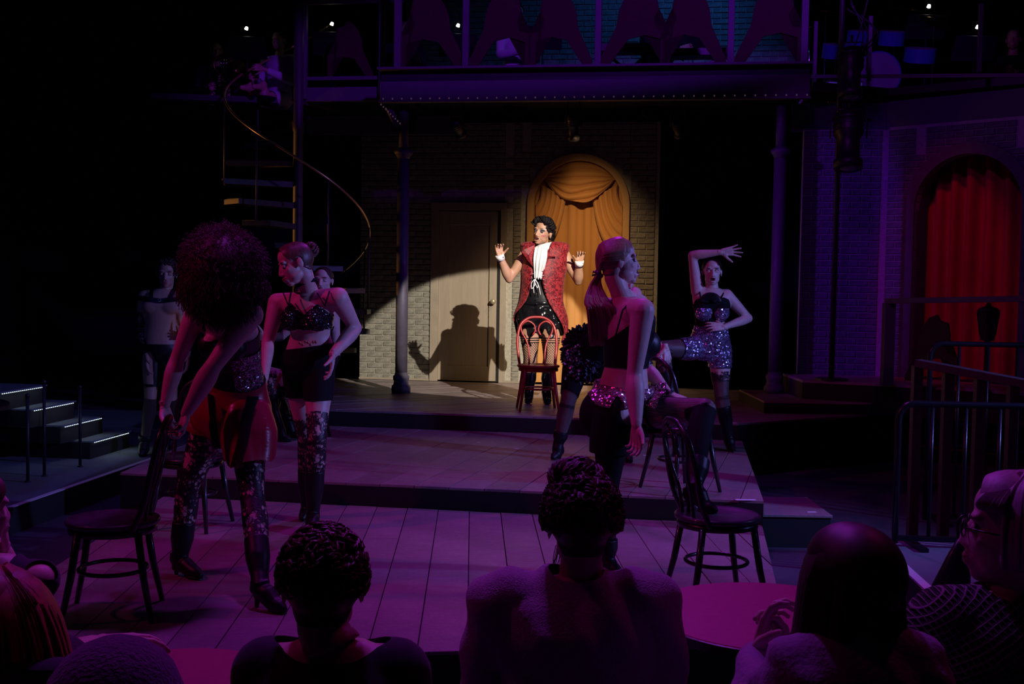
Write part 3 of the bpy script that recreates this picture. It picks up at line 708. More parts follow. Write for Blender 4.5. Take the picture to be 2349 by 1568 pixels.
# gold curtain in the arch
def pleated(x0, x1, zbot, ztop, y, amp, n_pl, nx=160, nz=30, seed=1, sharp=1.0):
    r = random.Random(seed); ph = [r.uniform(0, 6) for _ in range(4)]; g = []
    for i in range(nz+1):
        row = []; t = i/nz
        for j in range(nx+1):
            s = j/nx; x = x0+(x1-x0)*s; zt = ztop(x) if callable(ztop) else ztop; z = zbot+(zt-zbot)*t
            a = math.sin(2*PI*n_pl*(s+.014*math.sin(3*PI*s+ph[0])+.006*math.sin(t*2+ph[1]+9*s))); a = math.copysign(abs(a)**sharp, a)
            row.append((x, y-amp*a*(1-.25*math.sin(2*PI*s*2.3+ph[2])*t), z))
        g.append(row)
    return MB().sheet(g)
arch_top = lambda x: acz+math.sqrt(max(0, (ai+.03)**2-(x-ac)**2)) if abs(x-ac) < ai+.03 else acz
ct = thing('gold_curtain', 'gold velvet curtain filling the arched opening behind the singer', 'curtain'); wallobj(ct)
pleated(ac-ai-.02, ac+ai+.02, B0z+.01, arch_top, .12, .020, 5.5, sharp=.7).build('drape_panel', gold, ct, smooth=True)
sw = thing('curtain_swag', 'draped gold swag valance across top of the arched curtain', 'curtain'); wallobj(sw)
g = []; u_l, u_r = ac-.43, ac+.43; zc = zz(1331, 402)
for i in range(61):
    t = i/60; row = []; sag = -.20+.50*t**.85
    for j in range(61):
        s = j/30-1; x = ac+s*(.44-.01*t); z = zc-.02-sag*(1-abs(s)**2.2)
        lim = acz+math.sqrt(max(1e-4, (ai-.005)**2-(x-ac)**2)); z = min(z, lim)
        fold = abs(math.sin(PI*(5.2*t**.9+.25*math.sin(4*s)*t)))**.8 * math.exp(-(1-t)*.7)
        yy = .095-(.035+.055*fold)*(1-abs(s)**4)-.05*t*(1-s*s); row.append((x, yy, z+.012*math.sin(s*7+t*9)*t*(1-s*s)))
    g.append(row)
MB().sheet(g).build('swag', gold, sw, smooth=True, solid=.006)
for q, nm in ((-1, 'left'), (1, 'right')):
    tl = thing('curtain_tail', 'gathered gold curtain tail hanging at %s side of the arch' % nm, 'curtain', group=None); wallobj(tl)
    g = []
    for i in range(57):
        a = i/56; row = []      # a: 0 outermost fold -> 1 innermost
        T0 = Vector((ac+q*(.46-.30*a), 0, zc-.10-.17*a)); E0 = Vector((ac+q*(ai-.01), 0, zc-.35-.62*a)); C0 = Vector((ac+q*(.44-.20*a), 0, E0.z+.10-.02*a))
        for j in range(31):
            t = j/30; p = T0*(1-t)**2+C0*2*t*(1-t)+E0*t*t
            row.append((p.x, .085-.018-.040*abs(math.sin(PI*5.0*a))**.8*(1-.4*t)-.015*math.sin(PI*t), p.z))
        g.append(row)
    MB().sheet(g).build('tail_folds', gold, tl, smooth=True, solid=.005)
# brick wall stretch right of the stage opening, and the angled wall with the red curtain
cw = PV(2030, 640, 12.5)
w2u0 = PV(1835, 640, 12.5)[0]; w2u1 = cw[0]; cornerP = S(w2u1, 12.5, 0)
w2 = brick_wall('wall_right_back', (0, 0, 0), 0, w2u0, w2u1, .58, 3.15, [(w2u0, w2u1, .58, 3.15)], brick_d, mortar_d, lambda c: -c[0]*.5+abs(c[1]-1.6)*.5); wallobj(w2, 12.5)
AD = Vector((.72, -.694, 0)).normalized(); arz = math.atan2(AD.y, AD.x)
def rayT(px):       # distance along the angled wall for an image column
    d = fwd+camR*((px-CX)/FPX)-camU*((660-CY)/FPX); A = Matrix(((d.x, -AD.x), (d.y, -AD.y))); b = Vector((cornerP.x, cornerP.y)); s_ = A.inverted() @ b; return s_[1]
ta, tb = rayT(2093), rayT(2340); rc = (ta+tb)/2; rr_ = (tb-ta)/2; yD = (cornerP+AD*rc).y; rtop = J(2215, 352, yD).z; rcz = rtop-rr_; W3T = J(2040, 292, cornerP.y).z
solid3 = [(0, ta, .58, W3T), (tb, 4.2, .58, W3T), (ta, tb, rtop, W3T)]
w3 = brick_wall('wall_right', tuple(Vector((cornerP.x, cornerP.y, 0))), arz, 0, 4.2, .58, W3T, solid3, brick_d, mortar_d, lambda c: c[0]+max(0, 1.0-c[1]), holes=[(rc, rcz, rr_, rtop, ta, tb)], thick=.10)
wa = struct('trim_3', arch_band(rc, rcz, rr_+.11, rr_, .58, -.03, .30), mat('arch_surround_violet', (.06, .06, .10), .7, noise=.2, nscale=20)); wa.location = (cornerP.x, cornerP.y, 0); wa.rotation_euler = (0, 0, arz)
rcut = thing('red_curtain', 'red pleated velvet curtain in the arched opening at right', 'curtain', (cornerP.x, cornerP.y, 0), arz)
pleated(ta-.12, tb+.12, .60, rtop+.1, .34, .070, 7.5, nx=260, seed=5, sharp=.6).build('drape_panel', redvel, rcut, smooth=True)
bk = struct('wall_right_recess', MB().box((rc, .55, 2.02), (rr_*2+.5, .04, 2.84)).box((rc, .33, .585), (rr_*2+.5, .40, .03)), black); bk.location = (cornerP.x, cornerP.y, 0); bk.rotation_euler = (0, 0, arz)
# parapet band above the right walls (violet painted board)
pb = MB(); p0 = S(w2u0-.1, 12.52, 0); p1 = cornerP+VH*.02; p2 = cornerP+AD*4.2
bandm = mat('parapet_paint', (.06, .06, .11), .75)
pbh = J(1950, 236, 12.2).z
pb.bar((p0.x, p0.y+.12, (3.15+pbh)/2), (p1.x, p1.y+.12, (3.15+pbh)/2), (.06, pbh-3.15)).bar((p1.x, p1.y+.05, (3.1+pbh)/2), (p2.x, p2.y+.05, (3.1+pbh)/2), (.06, pbh-3.1)); struct('trim_4', pb, bandm)
# ------------------------------------------------------------------ balcony
BV0 = 12.0; uL = PV(872, 200, BV0)[0]; uR = PV(1858, 200, BV0)[0]; BZ0, BZ1 = 3.40, 3.66
bal = thing('balcony', 'balcony across the stage with violet fascia, posts and bead lights', 'balcony', VH*0, -YAW)
bal_m = mat('balcony_paint', (.10, .08, .11), .6, noise=.1, nscale=10); bal_d = mat('balcony_dark_paint', (.015, .013, .018), .7)  # the upper fascia board takes the darker of the two paints
MB().box(((uL+uR)/2, (BV0+14.3)/2, 3.60), (uR-uL, 14.3-BV0, .08)).build('floor_slab', blackp, bal)
MB().box(((uL+uR)/2, BV0+.02, 3.515), (uR-uL, .05, .20)).build('fascia', bal_m, bal, bevel=.004)
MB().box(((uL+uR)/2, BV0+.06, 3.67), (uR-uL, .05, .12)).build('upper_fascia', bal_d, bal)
MB().box(((uL+uR)/2, BV0-.0, 3.405), (uR-uL+.02, .09, .025)).build('bottom_moulding', bal_m, bal, bevel=.003)
MB().box(((uL+uR)/2, BV0-.0, 3.745), (uR-uL+.04, .13, .025)).build('ledge_board', bal_m, bal, bevel=.003)
for px, wpx in ((912, 15), (1068, 14), (1372, 14), (1677, 14), (1846, 15)):
    u = PV(px, 80, BV0)[0]; w_ = wpx/215; MB().box((u, BV0+.02, 4.55), (w_, .07, 1.6)).build('post', bal_m, bal, bevel=.004)
MB().box(((uL+uR)/2, BV0+.02, 5.3), (uR-uL, .09, .07)).build('top_rail', bal_m, bal)
for px in (905, 870):
    pass
# dancers cut out of board between the posts
fig = [((x_-68)/108, y_/133) for x_, y_ in ((0, 0), (0, 8), (32, 65), (36, 90), (44, 108), (60, 127), (80, 133), (88, 122), (108, 118), (113, 95), (103, 78), (110, 60), (136, 54), (136, 0), (122, 0), (122, 42), (88, 50), (56, 44), (20, 0))]
def cutout(parent, u, y, z, sx, sz, m, th=.02):
    poly = [(p[0]*sx+u, p[1]*sz+z) for p in fig]
    if sx < 0: poly = poly[::-1]
    n = len(poly); vs = [(a, y, b) for a, b in poly]+[(a, y+th, b) for a, b in poly]
    bmh = bmesh.new(); bv = [bmh.verts.new(v) for v in vs]; bmh.faces.new(bv[:n]); bmh.faces.new(bv[n:][::-1])
    for i in range(n): j = (i+1) % n; bmh.faces.new((bv[i], bv[n+i], bv[n+j], bv[j]))
    bmesh.ops.triangulate(bmh, faces=bmh.faces[:]); me = bpy.data.meshes.new('c'); bmh.to_mesh(me); bmh.free(); return link('cutout_panel', me, m, parent)
for pc, sx in ((990, -.50), (1145, .46), (1285, -.46), (1455, .50), (1590, -.46), (1765, .48)):
    u = PV(pc, 120, BV0)[0]; cutout(bal, u, BV0+.03, 3.76, sx*1.15, .80, rust)
bulb_m = mat('bead_bulb', (.25, .2, .25), .1, emit=(.9, .45, .8), estr=.05)
bm_ = MB().ell((0, 0, 0), (.008, .008, .010), nu=8, nv=6).mesh('bulb'); bm_.materials.append(bulb_m); nb = 44
for k in range(nb):
    o = bpy.data.objects.new('bulb', bm_); COL.objects.link(o); o.parent = bal; o.location = (uL+.05+(uR-uL-.08)*k/(nb-1), BV0-.055, 3.425)
for k in range(9):
    o = bpy.data.objects.new('bulb', bm_); COL.objects.link(o); o.parent = bal; o.location = (uL+.02+.21*k/8, BV0-.03, 3.37-.20*k/8)
def column(px, cap_py, base_z, v, label):
    u, _ = PV(px, 700, v); p = S(u, v, 0); cz = PV(px, cap_py, v)[1]
    t = thing('column', label, 'column', (p.x, p.y, base_z))
    MB().lathe([(.10, 0), (.105, .04), (.10, .075), (.085, .085), (.078, .12), (.088, .15), (.088, .18), (.070, .195), (.067, .22)], n=32).build('base', column_m, t, smooth=True)
    MB().lathe([(.066, .2), (.066, 1.0), (.062, cz-base_z-.05)], n=32).build('shaft', column_m, t, smooth=True)
    h = cz-base_z; MB().lathe([(.062, h-.06), (.075, h-.03), (.085, h-.015), (.10, h), (.10, h+.025), (.07, h+.04), (.055, h+.06)], n=32).build('capital', column_m, t, smooth=True)
    MB().lathe([(.052, h+.05), (.050, 3.39-base_z)], n=24).build('upper_shaft', column_m, t, smooth=True)
    return t
column(922, 352, .30, 12.16, 'painted iron column at left, edge lit orange, beside the door')
column(1781, 350, .415, 12.16, 'painted iron column at right on the low plinth')
br = thing('bracket', 'diagonal timber bracket between left column and balcony', 'bracket', (0, 0, 0), -YAW)
cu = PV(916, 700, 12.16)[0]; MB().bar((uL+.06, 12.1, 3.37), (cu-.04, 12.16, 3.16), (.05, .06)).build('strut', bal_m, br)
# gangway from balcony to the spiral stair
gw = thing('gangway', 'narrow gangway with framed sides joining balcony and spiral stair', 'walkway', (0, 0, 0), -YAW)
g0_ = PV(700, 200, 12.6)[0]; gz1 = PV(780, 200, 12.6)[1]; gz0 = PV(780, 232, 12.6)[1]
MB().box(((g0_+uL)/2, 12.62, (gz0+gz1)/2), (uL-g0_+.3, .06, gz1-gz0)).build('side_beam', bal_m, gw, bevel=.003)
MB().box(((g0_+uL)/2, 13.2, gz0+.03), (uL-g0_+.3, 1.1, .05)).build('deck', blackp, gw)
MB().box(((g0_+uL)/2+.1, 13.7, gz0-.12), (uL-g0_+.9, .06, .22)).build('rear_beam', bal_m, gw)
MB().box(((g0_+uL)/2+.05, 12.60, PV(780, 180, 12.6)[1]), (uL-g0_+.2, .05, .04)).build('lower_rail', bal_m, gw)
for px in (700, 878): u = PV(px, 80, 12.58)[0]; MB().box((u, 12.56, (gz0+5.3)/2+.02), (.062, .062, 5.3-gz0)).build('post', bal_m, gw, bevel=.003)
MB().box(((g0_+uL)/2+.05, 12.56, PV(780, 6, 12.6)[1]), (uL-g0_+.1, .05, .05)).build('top_rail', bal_m, gw)
cutout(gw, PV(800, 100, 12.6)[0]+.02, 12.6, PV(780, 180, 12.6)[1]+.01, -.42, .62, rust)
# upper brick wall behind the band
bw0, bw1 = PV(930, 60, 14.6)[0], PV(1850, 60, 14.6)[0]
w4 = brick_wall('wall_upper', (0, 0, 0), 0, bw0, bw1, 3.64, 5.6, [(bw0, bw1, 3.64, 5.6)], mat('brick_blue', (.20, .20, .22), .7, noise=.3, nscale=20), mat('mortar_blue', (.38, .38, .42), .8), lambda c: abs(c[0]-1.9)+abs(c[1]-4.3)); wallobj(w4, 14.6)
# ------------------------------------------------------------------ spiral stair
sp = Vector((J(683, 500, 13.0).x, 13.0, 0)); st = thing('spiral_staircase', 'dark metal spiral staircase with curving brass handrail at left', 'staircase', tuple(sp)+() if False else (sp.x, sp.y, .30))
iron = mat('stair_iron', (.07, .055, .065), .5, metal=.2); rail_m = mat('stair_rail', (.85, .55, .25), .28, metal=.8)
MB().lathe([(.062, 0), (.058, .05), (.055, 2.85), (.065, 2.87), (.065, 2.95), (.055, 2.97), (.055, 5.2)], n=24).build('centre_pole', iron, st, smooth=True)
MB().lathe([(.13, 0), (.13, .012), (.07, .02)], n=24).build('base_plate', iron, st)
dth = math.radians(28); rise = .235; z_r = J(800, 708, 13).z     # tread pointing due image-right
Rst = .82; ks = range(-3, 12)
def stair_pt(th, r, z): return Vector((r*math.cos(th), -r*math.sin(th)*-1 if False else r*math.sin(th), z))
for k in ks:
    th = -k*dth                          # k=0 right (0), going up towards camera (-y), then left
    z = z_r+k*rise-.30
    if z < .1 or z > 3.3: continue
    hw = dth*.62; d0 = th-hw*.5; d1 = th+hw*.5
    a0, a1 = stair_pt(d0-.06, .06, 0), stair_pt(d1+.06, .06, 0); b0, b1 = stair_pt(d0-.06, Rst, 0), stair_pt(d1+.06, Rst, 0); bm2 = stair_pt(th, Rst+.01, 0)
    tr = MB().prism([(a0.x, a0.y), (b0.x, b0.y), (bm2.x, bm2.y), (b1.x, b1.y), (a1.x, a1.y)], z-.008, z)
    for a, b in ((a0, b0), (a1, b1)): tr.bar(a+Vector((0, 0, z-.036)), b+Vector((0, 0, z-.03)), (.012, .055))
    tr.bar(b0+Vector((0, 0, z-.03)), b1+Vector((0, 0, z-.03)), (.012, .05)); tr.build('tread', iron, st)
    if k % 2 == 0 or k < 1:
        pt = stair_pt(th, Rst-.02, 0); MB().tube([pt+Vector((0, 0, z)), pt+Vector((0, 0, z+.92))], .010, n=8).build('baluster', iron, st, smooth=True)
hr = [stair_pt(-(k)*dth, Rst-.02, z_r+k*rise-.30+.92) for k in np.linspace(-2.2, 10.2, 90)]
MB().tube(hr, .013, n=10).build('handrail', rail_m, st, smooth=True)
# ------------------------------------------------------------------ thonet chairs
def chair(loc, rz, m, label, seatm=None, scale=1., group='bentwood cafe chairs'):
    t = thing('bentwood_chair', label, 'chair', loc, rz, group); k = scale; Z = .42*k
    MB().lathe([(.001, Z-.018), (.185*k, Z-.018), (.200*k, Z-.010), (.204*k, Z), (.200*k, Z+.010), (.188*k, Z+.013), (.170*k, Z+.006), (.001, Z+.004)], n=40).build('seat', seatm or m, t, smooth=True)
    MB().lathe([(.176*k, Z-.050), (.190*k, Z-.046), (.190*k, Z-.019), (.150*k, Z-.019)], n=40).build('seat_frame', m, t, smooth=True)
    for sx, sy in ((-1, 1), (1, 1), (-1, -1), (1, -1)):
        a = Vector((sx*.135*k, sy*.125*k, Z-.03)); b = Vector((sx*.185*k, sy*.19*k, 0)); c = a.lerp(b, .5)+Vector((-sx*.004, -sy*.006, 0))
        MB().tube([a, c, b], [.017*k, .016*k, .012*k], n=12).build('leg', m, t, smooth=True)
    ring = [Vector((.148*k*math.cos(q*2*PI/36), .145*k*math.sin(q*2*PI/36), .205*k)) for q in range(36)]; MB().tube(ring, .0095*k, n=8, closed=True).build('stretcher_ring', m, t, smooth=True)
    hoop = spline([(-.165*k, -.10*k, Z-.03), (-.182*k, -.155*k, Z+.10), (-.190*k, -.185*k, Z+.24), (-.160*k, -.215*k, Z+.38), (-.085*k, -.235*k, Z+.445), (0, -.238*k, Z+.458), (.085*k, -.235*k, Z+.445), (.160*k, -.215*k, Z+.38), (.190*k, -.185*k, Z+.24), (.182*k, -.155*k, Z+.10), (.165*k, -.10*k, Z-.03)], 7)
    MB().tube(hoop, .0135*k, n=12).build('back_hoop', m, t, smooth=True)
    for q in (-1, 1):
        lo = spline([(q*.075*k, -.145*k, Z-.005), (q*.078*k, -.165*k, Z+.12), (q*.098*k, -.195*k, Z+.22), (q*.146*k, -.212*k, Z+.31), (q*.150*k, -.222*k, Z+.375), (q*.090*k, -.226*k, Z+.418), (q*.030*k, -.224*k, Z+.385), (q*.016*k, -.217*k, Z+.33), (q*.038*k, -.212*k, Z+.285)], 6)
        MB().tube(lo, .0088*k, n=10).build('back_loop', m, t, smooth=True)
    return t
cg = None
p = G(1234, 931, .30); chair((.255, 11.0, .30), math.radians(180+4), chairred, 'red bentwood chair with looped back in front of the singer')
# ------------------------------------------------------------------ performers
sk_tan = skin_mat('skin_tan', (.50, .27, .17)); sk_pale = skin_mat('skin_pale', (.62, .42, .36)); sk_mid = skin_mat('skin_mid', (.42, .25, .18)); sk_fair = skin_mat('skin_fair', (.66, .48, .42))
blk = mat('black_cloth', (.006, .006, .007), .8, spec=.2); blks = mat('black_satin', (.008, .007, .009), .45, spec=.35); patent = mat('black_patent', (.008, .008, .009), .12, coat=1.)
white = mat('white_cloth', (.85, .84, .82), .6, noise=.03, nscale=30); hair_blk = mat('hair_black', (.010, .007, .008), .6, noise=.3, nscale=60, spec=.2); hair_br = mat('hair_brown', (.10, .045, .035), .45, noise=.3, nscale=80, stretch=(1, 1, .1)); hair_fair = mat('hair_light_brown', (.30, .17, .11), .42, noise=.3, nscale=80, stretch=(1, 1, .1))
hair_dk = mat('hair_dark_brown', (.05, .022, .022), .5, noise=.3, nscale=60); lip_dk = mat('lipstick_dark', (.10, .012, .02), .3); lip_m = mat('lips', (.34, .10, .10), .35); shadow_dk = mat('eyeshadow_dark', (.06, .05, .06), .6); shadow_w = mat('highlight_makeup', (.80, .68, .66), .5); blush = mat('blush', (.52, .16, .14), .6); brow_m = mat('eyebrow', (.03, .018, .015), .7)
fish = net_mat('fishnet', 'net', 38, .20); fishf = net_mat('fishnet_fine', 'net', 80, .34); lace = net_mat('lace', 'lace', 40, .15); lacef = net_mat('lace_fine', 'lace', 55, .14); stripe = net_mat('ribbed_net', 'stripe', 125, .5)
seq_blk = sequin_mat('sequin_black', [(.004, .004, .006), (.10, .09, .10)], 190); seq_mul = sequin_mat('sequin_multi', [(.18, .12, .40), (.75, .75, .95)], 120); seq_sil = sequin_mat('sequin_silver', [(.08, .07, .09), (.5, .46, .5)], 170); seq_pink = sequin_mat('sequin_pink', [(.4, .1, .25), (1, .7, .75)], 130)
def lips_brow(fg, lm=lip_m, smile=0):
    fg.patch('lips', (0, -.0535), (.024, .0062), lm, .0008); fg.patch('lips', (0, -.066), (.0205, .0062), lm, .0009)
    for q in (-1, 1): fg.patch('eyebrow', (q*.033, .030), (.019, .0036), brow_m, .0012, rot=q*.10)
def chest_cloth(fg, V, k): pass

# ---- A. the singer ------------------------------------------------
D = 11.56
A = Fig('person singing in red brocade tailcoat, white cravat and fishnets, both hands raised', J(1236, 925, D), sk_tan)
hA, hB = J(1214, 722, D), J(1264, 722, D); pel = J(1240, 722, D+.0); che = J(1249, 582, D)
A.torso(pel, che, Vector((1, 0, 0)), Vector((1, .05, 0)).normalized(), k=1.22, male=True, belly=.01)
shA, shB = J(1205, 584, D), J(1295, 586, D)
elA, wrA = J(1168, 640, D-.03), J(1147.5, 589, D-.12); elB, wrB = J(1326, 645, D-.02), J(1329, 603, D-.14)
A.arm(shA, elA, wrA, 1.15, 1.1); A.arm(shB, elB, wrB, 1.15, 1.12)
knA, knB = J(1217, 823, D-.03), J(1262, 823, D-.03); anA, anB = J(1214, 897, D), J(1253, 897, D)
A.leg(hA, knA, anA, 1.28); A.leg(hB, knB, anB, 1.28)
A.hand(wrA, (-.16, -.15, 1), (.25, -1, .0), 1, curl=(.75, .95, .65, .45), sp=.13, k=1.0, tcurl=.4, vox=.003)
A.hand(wrB, (.12, -.25, 1), (.05, -1, -.1), -1, curl=(1.15, 1.05, .85, .55), sp=.13, k=1.0, tcurl=.5, vox=.003)
hc = J(1245, 535, D-.04)
A.head(hc, (-.52, -.80, .10), (.16, 0, 1), k=1.13, neck=J(1250, 578, D), nr=.064, mouth=1.0, vox=.0035, nose=1.0)
A.finish(.009)
lips_brow(A, lip_dk); A.patch('mouth', (0, -.0610), (.024, .0075), mat('mouth_dark', (.05, .01, .01), .5), .0002); A.patch('teeth', (0, -.0590), (.020, .0042), mat('teeth', (.85, .82, .78), .3), .0025)
A.eyes(.62, lid=shadow_dk)
for q in (-1, 1):
    A.patch('eyeshadow', (q*.033, .0145), (.0195, .0095), shadow_dk, .0014, rot=q*.12); A.patch('highlight_makeup', (q*.037, .0285), (.021, .0058), shadow_w, .0008, rot=q*.25)
    A.patch('blush', (q*.047, -.024), (.014, .009), blush, .0006, rot=q*.6)
# hair: swept-up short black waves
def hl_short(L):
    a = np.maximum(.050-L[:, 1]-.75*np.maximum(0, .055-L[:, 2]), (L[:, 2]-.082)); a = np.minimum(a, L[:, 2]+.055+.2*L[:, 1])
    ear = ((np.abs(L[:, 0])-.080)/.03)**2+((L[:, 1]+.010)/.026)**2+((L[:, 2]-.0)/.036)**2; return np.minimum(a, (ear-1)*.01)
hcap = A.shell('hair', hl_short, .014, hair_blk, 'head')
r = random.Random(4); ls = []
for i in range(420):
    a = r.uniform(-1, 1); b = r.uniform(-1, 1); x = .074*a; y = .066*b-.010; rr = (x/.078)**2+((y+.018)/.098)**2
    if rr > .98: continue
    z = .030+.084*math.sqrt(1-rr); p0 = Vector((x, y, z)); nrm = Vector((x/.078**2, (y+.018)/.098**2, (z-.03)/.084**2)).normalized()
    front = max(0, min(1, (y+.03)/.07)); h = .012+.030*front+.008*math.sin(i*1.7)
    tan = Vector((.55*math.sin(x*60+y*40)+.35, -.8, .1)); tan = (tan-nrm*tan.dot(nrm)).normalized()
    L = .034; pts = [p0, p0+nrm*h*.7+tan*L*.15, p0+nrm*h+tan*L*.6, p0+nrm*h*.85+tan*L*1.05, p0+nrm*h*.45+tan*L*1.3]
    ls.append([A.H(*q) for q in pts])
for q_ in (-1, 1):
    for i in range(46):
        z = .050-.0021*i; y = r.uniform(-.09, -.02) if i > 12 else r.uniform(-.06, .045); x = q_*(.074 if z > 0 else .068)*math.sqrt(max(.1, 1-((y+.018)/.1)**2)); ls.append([A.H(x, y+.01, z+.01), A.H(x*1.13, y, z), A.H(x*1.13, y-.02, z-.008), A.H(x*1.04, y-.034, z-.018)])
A.part('hair', strands(ls, .0095, 6), hair_blk)
# collar, cravat
nk = J(1249, 569, D); cb = MB().tube([nk+Vector((.086*math.sin(t), -.084*math.cos(t)-.008, .010+.022*math.sin(t))) for t in np.linspace(-PI, PI, 29)[:-1]], .034, n=10, closed=True, flat=.22, side=(0, 0, 1)); A.part('collar', cb, white)
g = []
for i in range(25):
    t = i/24; row = []
    for j in range(33):
        s_ = j/32*2-1; w_ = (13+5*math.sin(PI*t)*(1-t)+(-4)*t**2)*(1 if t > .04 else .8); px = 1242-6*t*1.2+s_*w_; py = 566+73*t+2*math.cos(s_*9)
        row.append(J(px, py, D-.175-.03*math.sin(PI*min(1, t*1.3))-.010*math.sin(s_*11+.6*t*3)-.012*(1-abs(s_))))
    g.append(row)
A.part('cravat', MB().sheet(g), white, solid=.004)
# corset + patent shorts
tf = A.along(pel, che, -.42, .14, .34); armcut = lambda V: np.minimum(.19*1.22-np.abs(V[:, 0]-pel.x), 9)
A.shell('corset', inter(A.along(pel, che, .10, .66, .3), armcut), .008, blks); A.shell('shorts', inter(A.along(pel, che, -.36, .15, .36), lambda V: V[:, 2]-(J(1240, 764, D).z+.06*np.sin(V[:, 0]*60))), lambda P: .014+.006*np.sin(P[:, 0]*55+P[:, 2]*20)+.004*np.sin(P[:, 2]*70-P[:, 0]*40), patent)
bz = J(1240, 695, D); A.part('belt', MB().tube([bz+Vector((.19*math.sin(t), -.155*math.cos(t), .0)) for t in np.linspace(-PI, PI, 37)[:-1]], .018, n=8, closed=True, flat=.3, side=(0, 0, 1)), patent)
for k in range(5): A.part('button', MB().ell(J(1231, 652+k*11, D-.178), (.006, .004, .006)), chrome)
# lace bow
bow = MB(); c_ = J(1226, 640, D-.20)
for pts in ([(0, 0), (-7, 10), (-6, 22), (1, 12), (0, 0)], [(0, 0), (8, 10), (7, 20), (2, 10), (0, 0)], [(0, 0), (-2, 18), (-1, 32)], [(2, 0), (10, 16), (14, 36)]):
    bow.tube([Vector(q) for q in spline([tuple(J(1226+a, 640+b, D-.20)) for a, b in pts], 5)], .0035, n=6)
A.part('lace_bow', bow, white)
# tailcoat vest
def brocade():
    m, nt, b = _nodes('red_brocade'); L = nt.links; tc = N(nt, 'ShaderNodeTexCoord'); n = N(nt, 'ShaderNodeTexNoise'); n.inputs['Scale'].default_value = 26; n.inputs['Detail'].default_value = 3; n.inputs['Distortion'].default_value = 2.2; L.new(tc.outputs['Object'], n.inputs['Vector'])
    cr = N(nt, 'ShaderNodeValToRGB'); e = cr.color_ramp.elements; e[0].position = .46; e[0].color = (.11, .003, .008, 1); e[1].position = .53; e[1].color = (.36, .022, .028, 1); L.new(n.outputs[0], cr.inputs[0]); L.new(cr.outputs[0], b.inputs['Base Color'])
    r = N(nt, 'ShaderNodeMapRange'); r.inputs[3].default_value = .35; r.inputs[4].default_value = .75; L.new(n.outputs[0], r.inputs[0]); L.new(r.outputs[0], b.inputs['Roughness']); b.inputs['Sheen Weight'].default_value = .1; b.inputs['Specular IOR Level'].default_value = .35; return m
broc = brocade(); MATS['red_brocade'] = broc
rows = [(554, 1250, 26, .06, 1234, 1266, 1.0), (556, 1250, 42, .075, 1230, 1265, 1), (559, 1250, 53, .09, 1228, 1263, 1), (566, 1250, 55, .125, 1226, 1262, 1), (585, 1249, 54, .16, 1224, 1258, 1), (610, 1248, 53, .17, 1222, 1247, 1), (635, 1245, 50, .18, 1220, 1243, 1), (660, 1243, 49, .175, 1216, 1246, 1), (685, 1241, 50, .17, 1208, 1254, 1), (700, 1240, 53, .175, 1198, 1262, 1), (715, 1239, 58, .18, 1186, 1272, 1), (730, 1239, 62, .18, 1177.6, 1281, 1), (748, 1241, 60, .18, 1181.5, 1289, 1), (770, 1244, 58, .17, 1187, 1297, 1)]
rows_s = spline([q[:6] for q in rows], 3); g = []
for (py, cx, hw, hd, xl, xr) in rows_s:
    aL = math.asin(max(-.999, min(.999, (cx-xl)/hw))); aR = math.asin(max(-.999, min(.999, (xr-cx)/hw))); row = []
    if py > 728 and xl <= cx-hw*.97: aL = PI/2+.15
    for j in range(61):
        t = j/60; ph = -aL-(2*PI-aL-aR)*t if False else (-aL+ -(2*PI-aL-aR)*t)
        sc = hw/229.; fold = .012*math.sin(ph*9)*max(0, (py-690)/80); c0 = J(cx, py, D)
        row.append(c0+Vector(((sc+fold)*math.sin(ph), -(hd+fold)*math.cos(ph), 0)))
    g.append(row)
A.part('tailcoat_vest', MB().sheet(g), broc, solid=.008)
for q, pts in ((-1, [(1226, 562), (1202, 572), (1198, 578), (1212, 598), (1224, 614)]), (1, [(1262, 566), (1276, 582), (1277, 588), (1254, 592), (1246, 600), (1248, 590)])):
    n_ = len(pts); c_ = J(sum(a for a, b in pts)/n_, sum(b for a, b in pts)/n_, D-.185); vs = [J(a, b, D-.172-(.02 if i in (1, 2) else .0)) for i, (a, b) in enumerate(pts)]; m_ = MB().add([c_-Vector((0, .012, 0))]+vs, [(0, i+1, (i+1) % n_+1) for i in range(n_)]); A.part('lapel', m_, broc, solid=.010, smooth=False)
for sx in (1198, 1302): c_ = J(sx, 560, D); A.part('shoulder_pad', MB().ell(c_+Vector((-.035 if sx > 1250 else .035, 0, -.014)), (.052, .080, .026)), broc)
for (a, b) in ((1222, 628), (1220, 638), (1244, 622), (1246, 632), (1247, 642), (1249, 652), (1251, 662), (1253, 670), (1275, 682), (1281, 740)): A.part('button', MB().ell(J(a, b, D-.19), (.008, .005, .008)), chrome)
# tail lining flying at right, white inside
A.part('coat_tail', MB().sheet([[J(1292+4*math.sin(i*.9)+a*.8, 745+i*7+a*.3, D-.10+.02*math.sin(a)) for a in range(0, 14, 2)] for i in range(8)]), broc, solid=.008)
A.part('tail_lining', MB().sheet([[J(1296+a+2*i, 782+i*5+(a-6)*(-.4)*i*.4, D-.05+.01*a) for a in range(0, 13, 3)] for i in range(7)]), white, solid=.004)
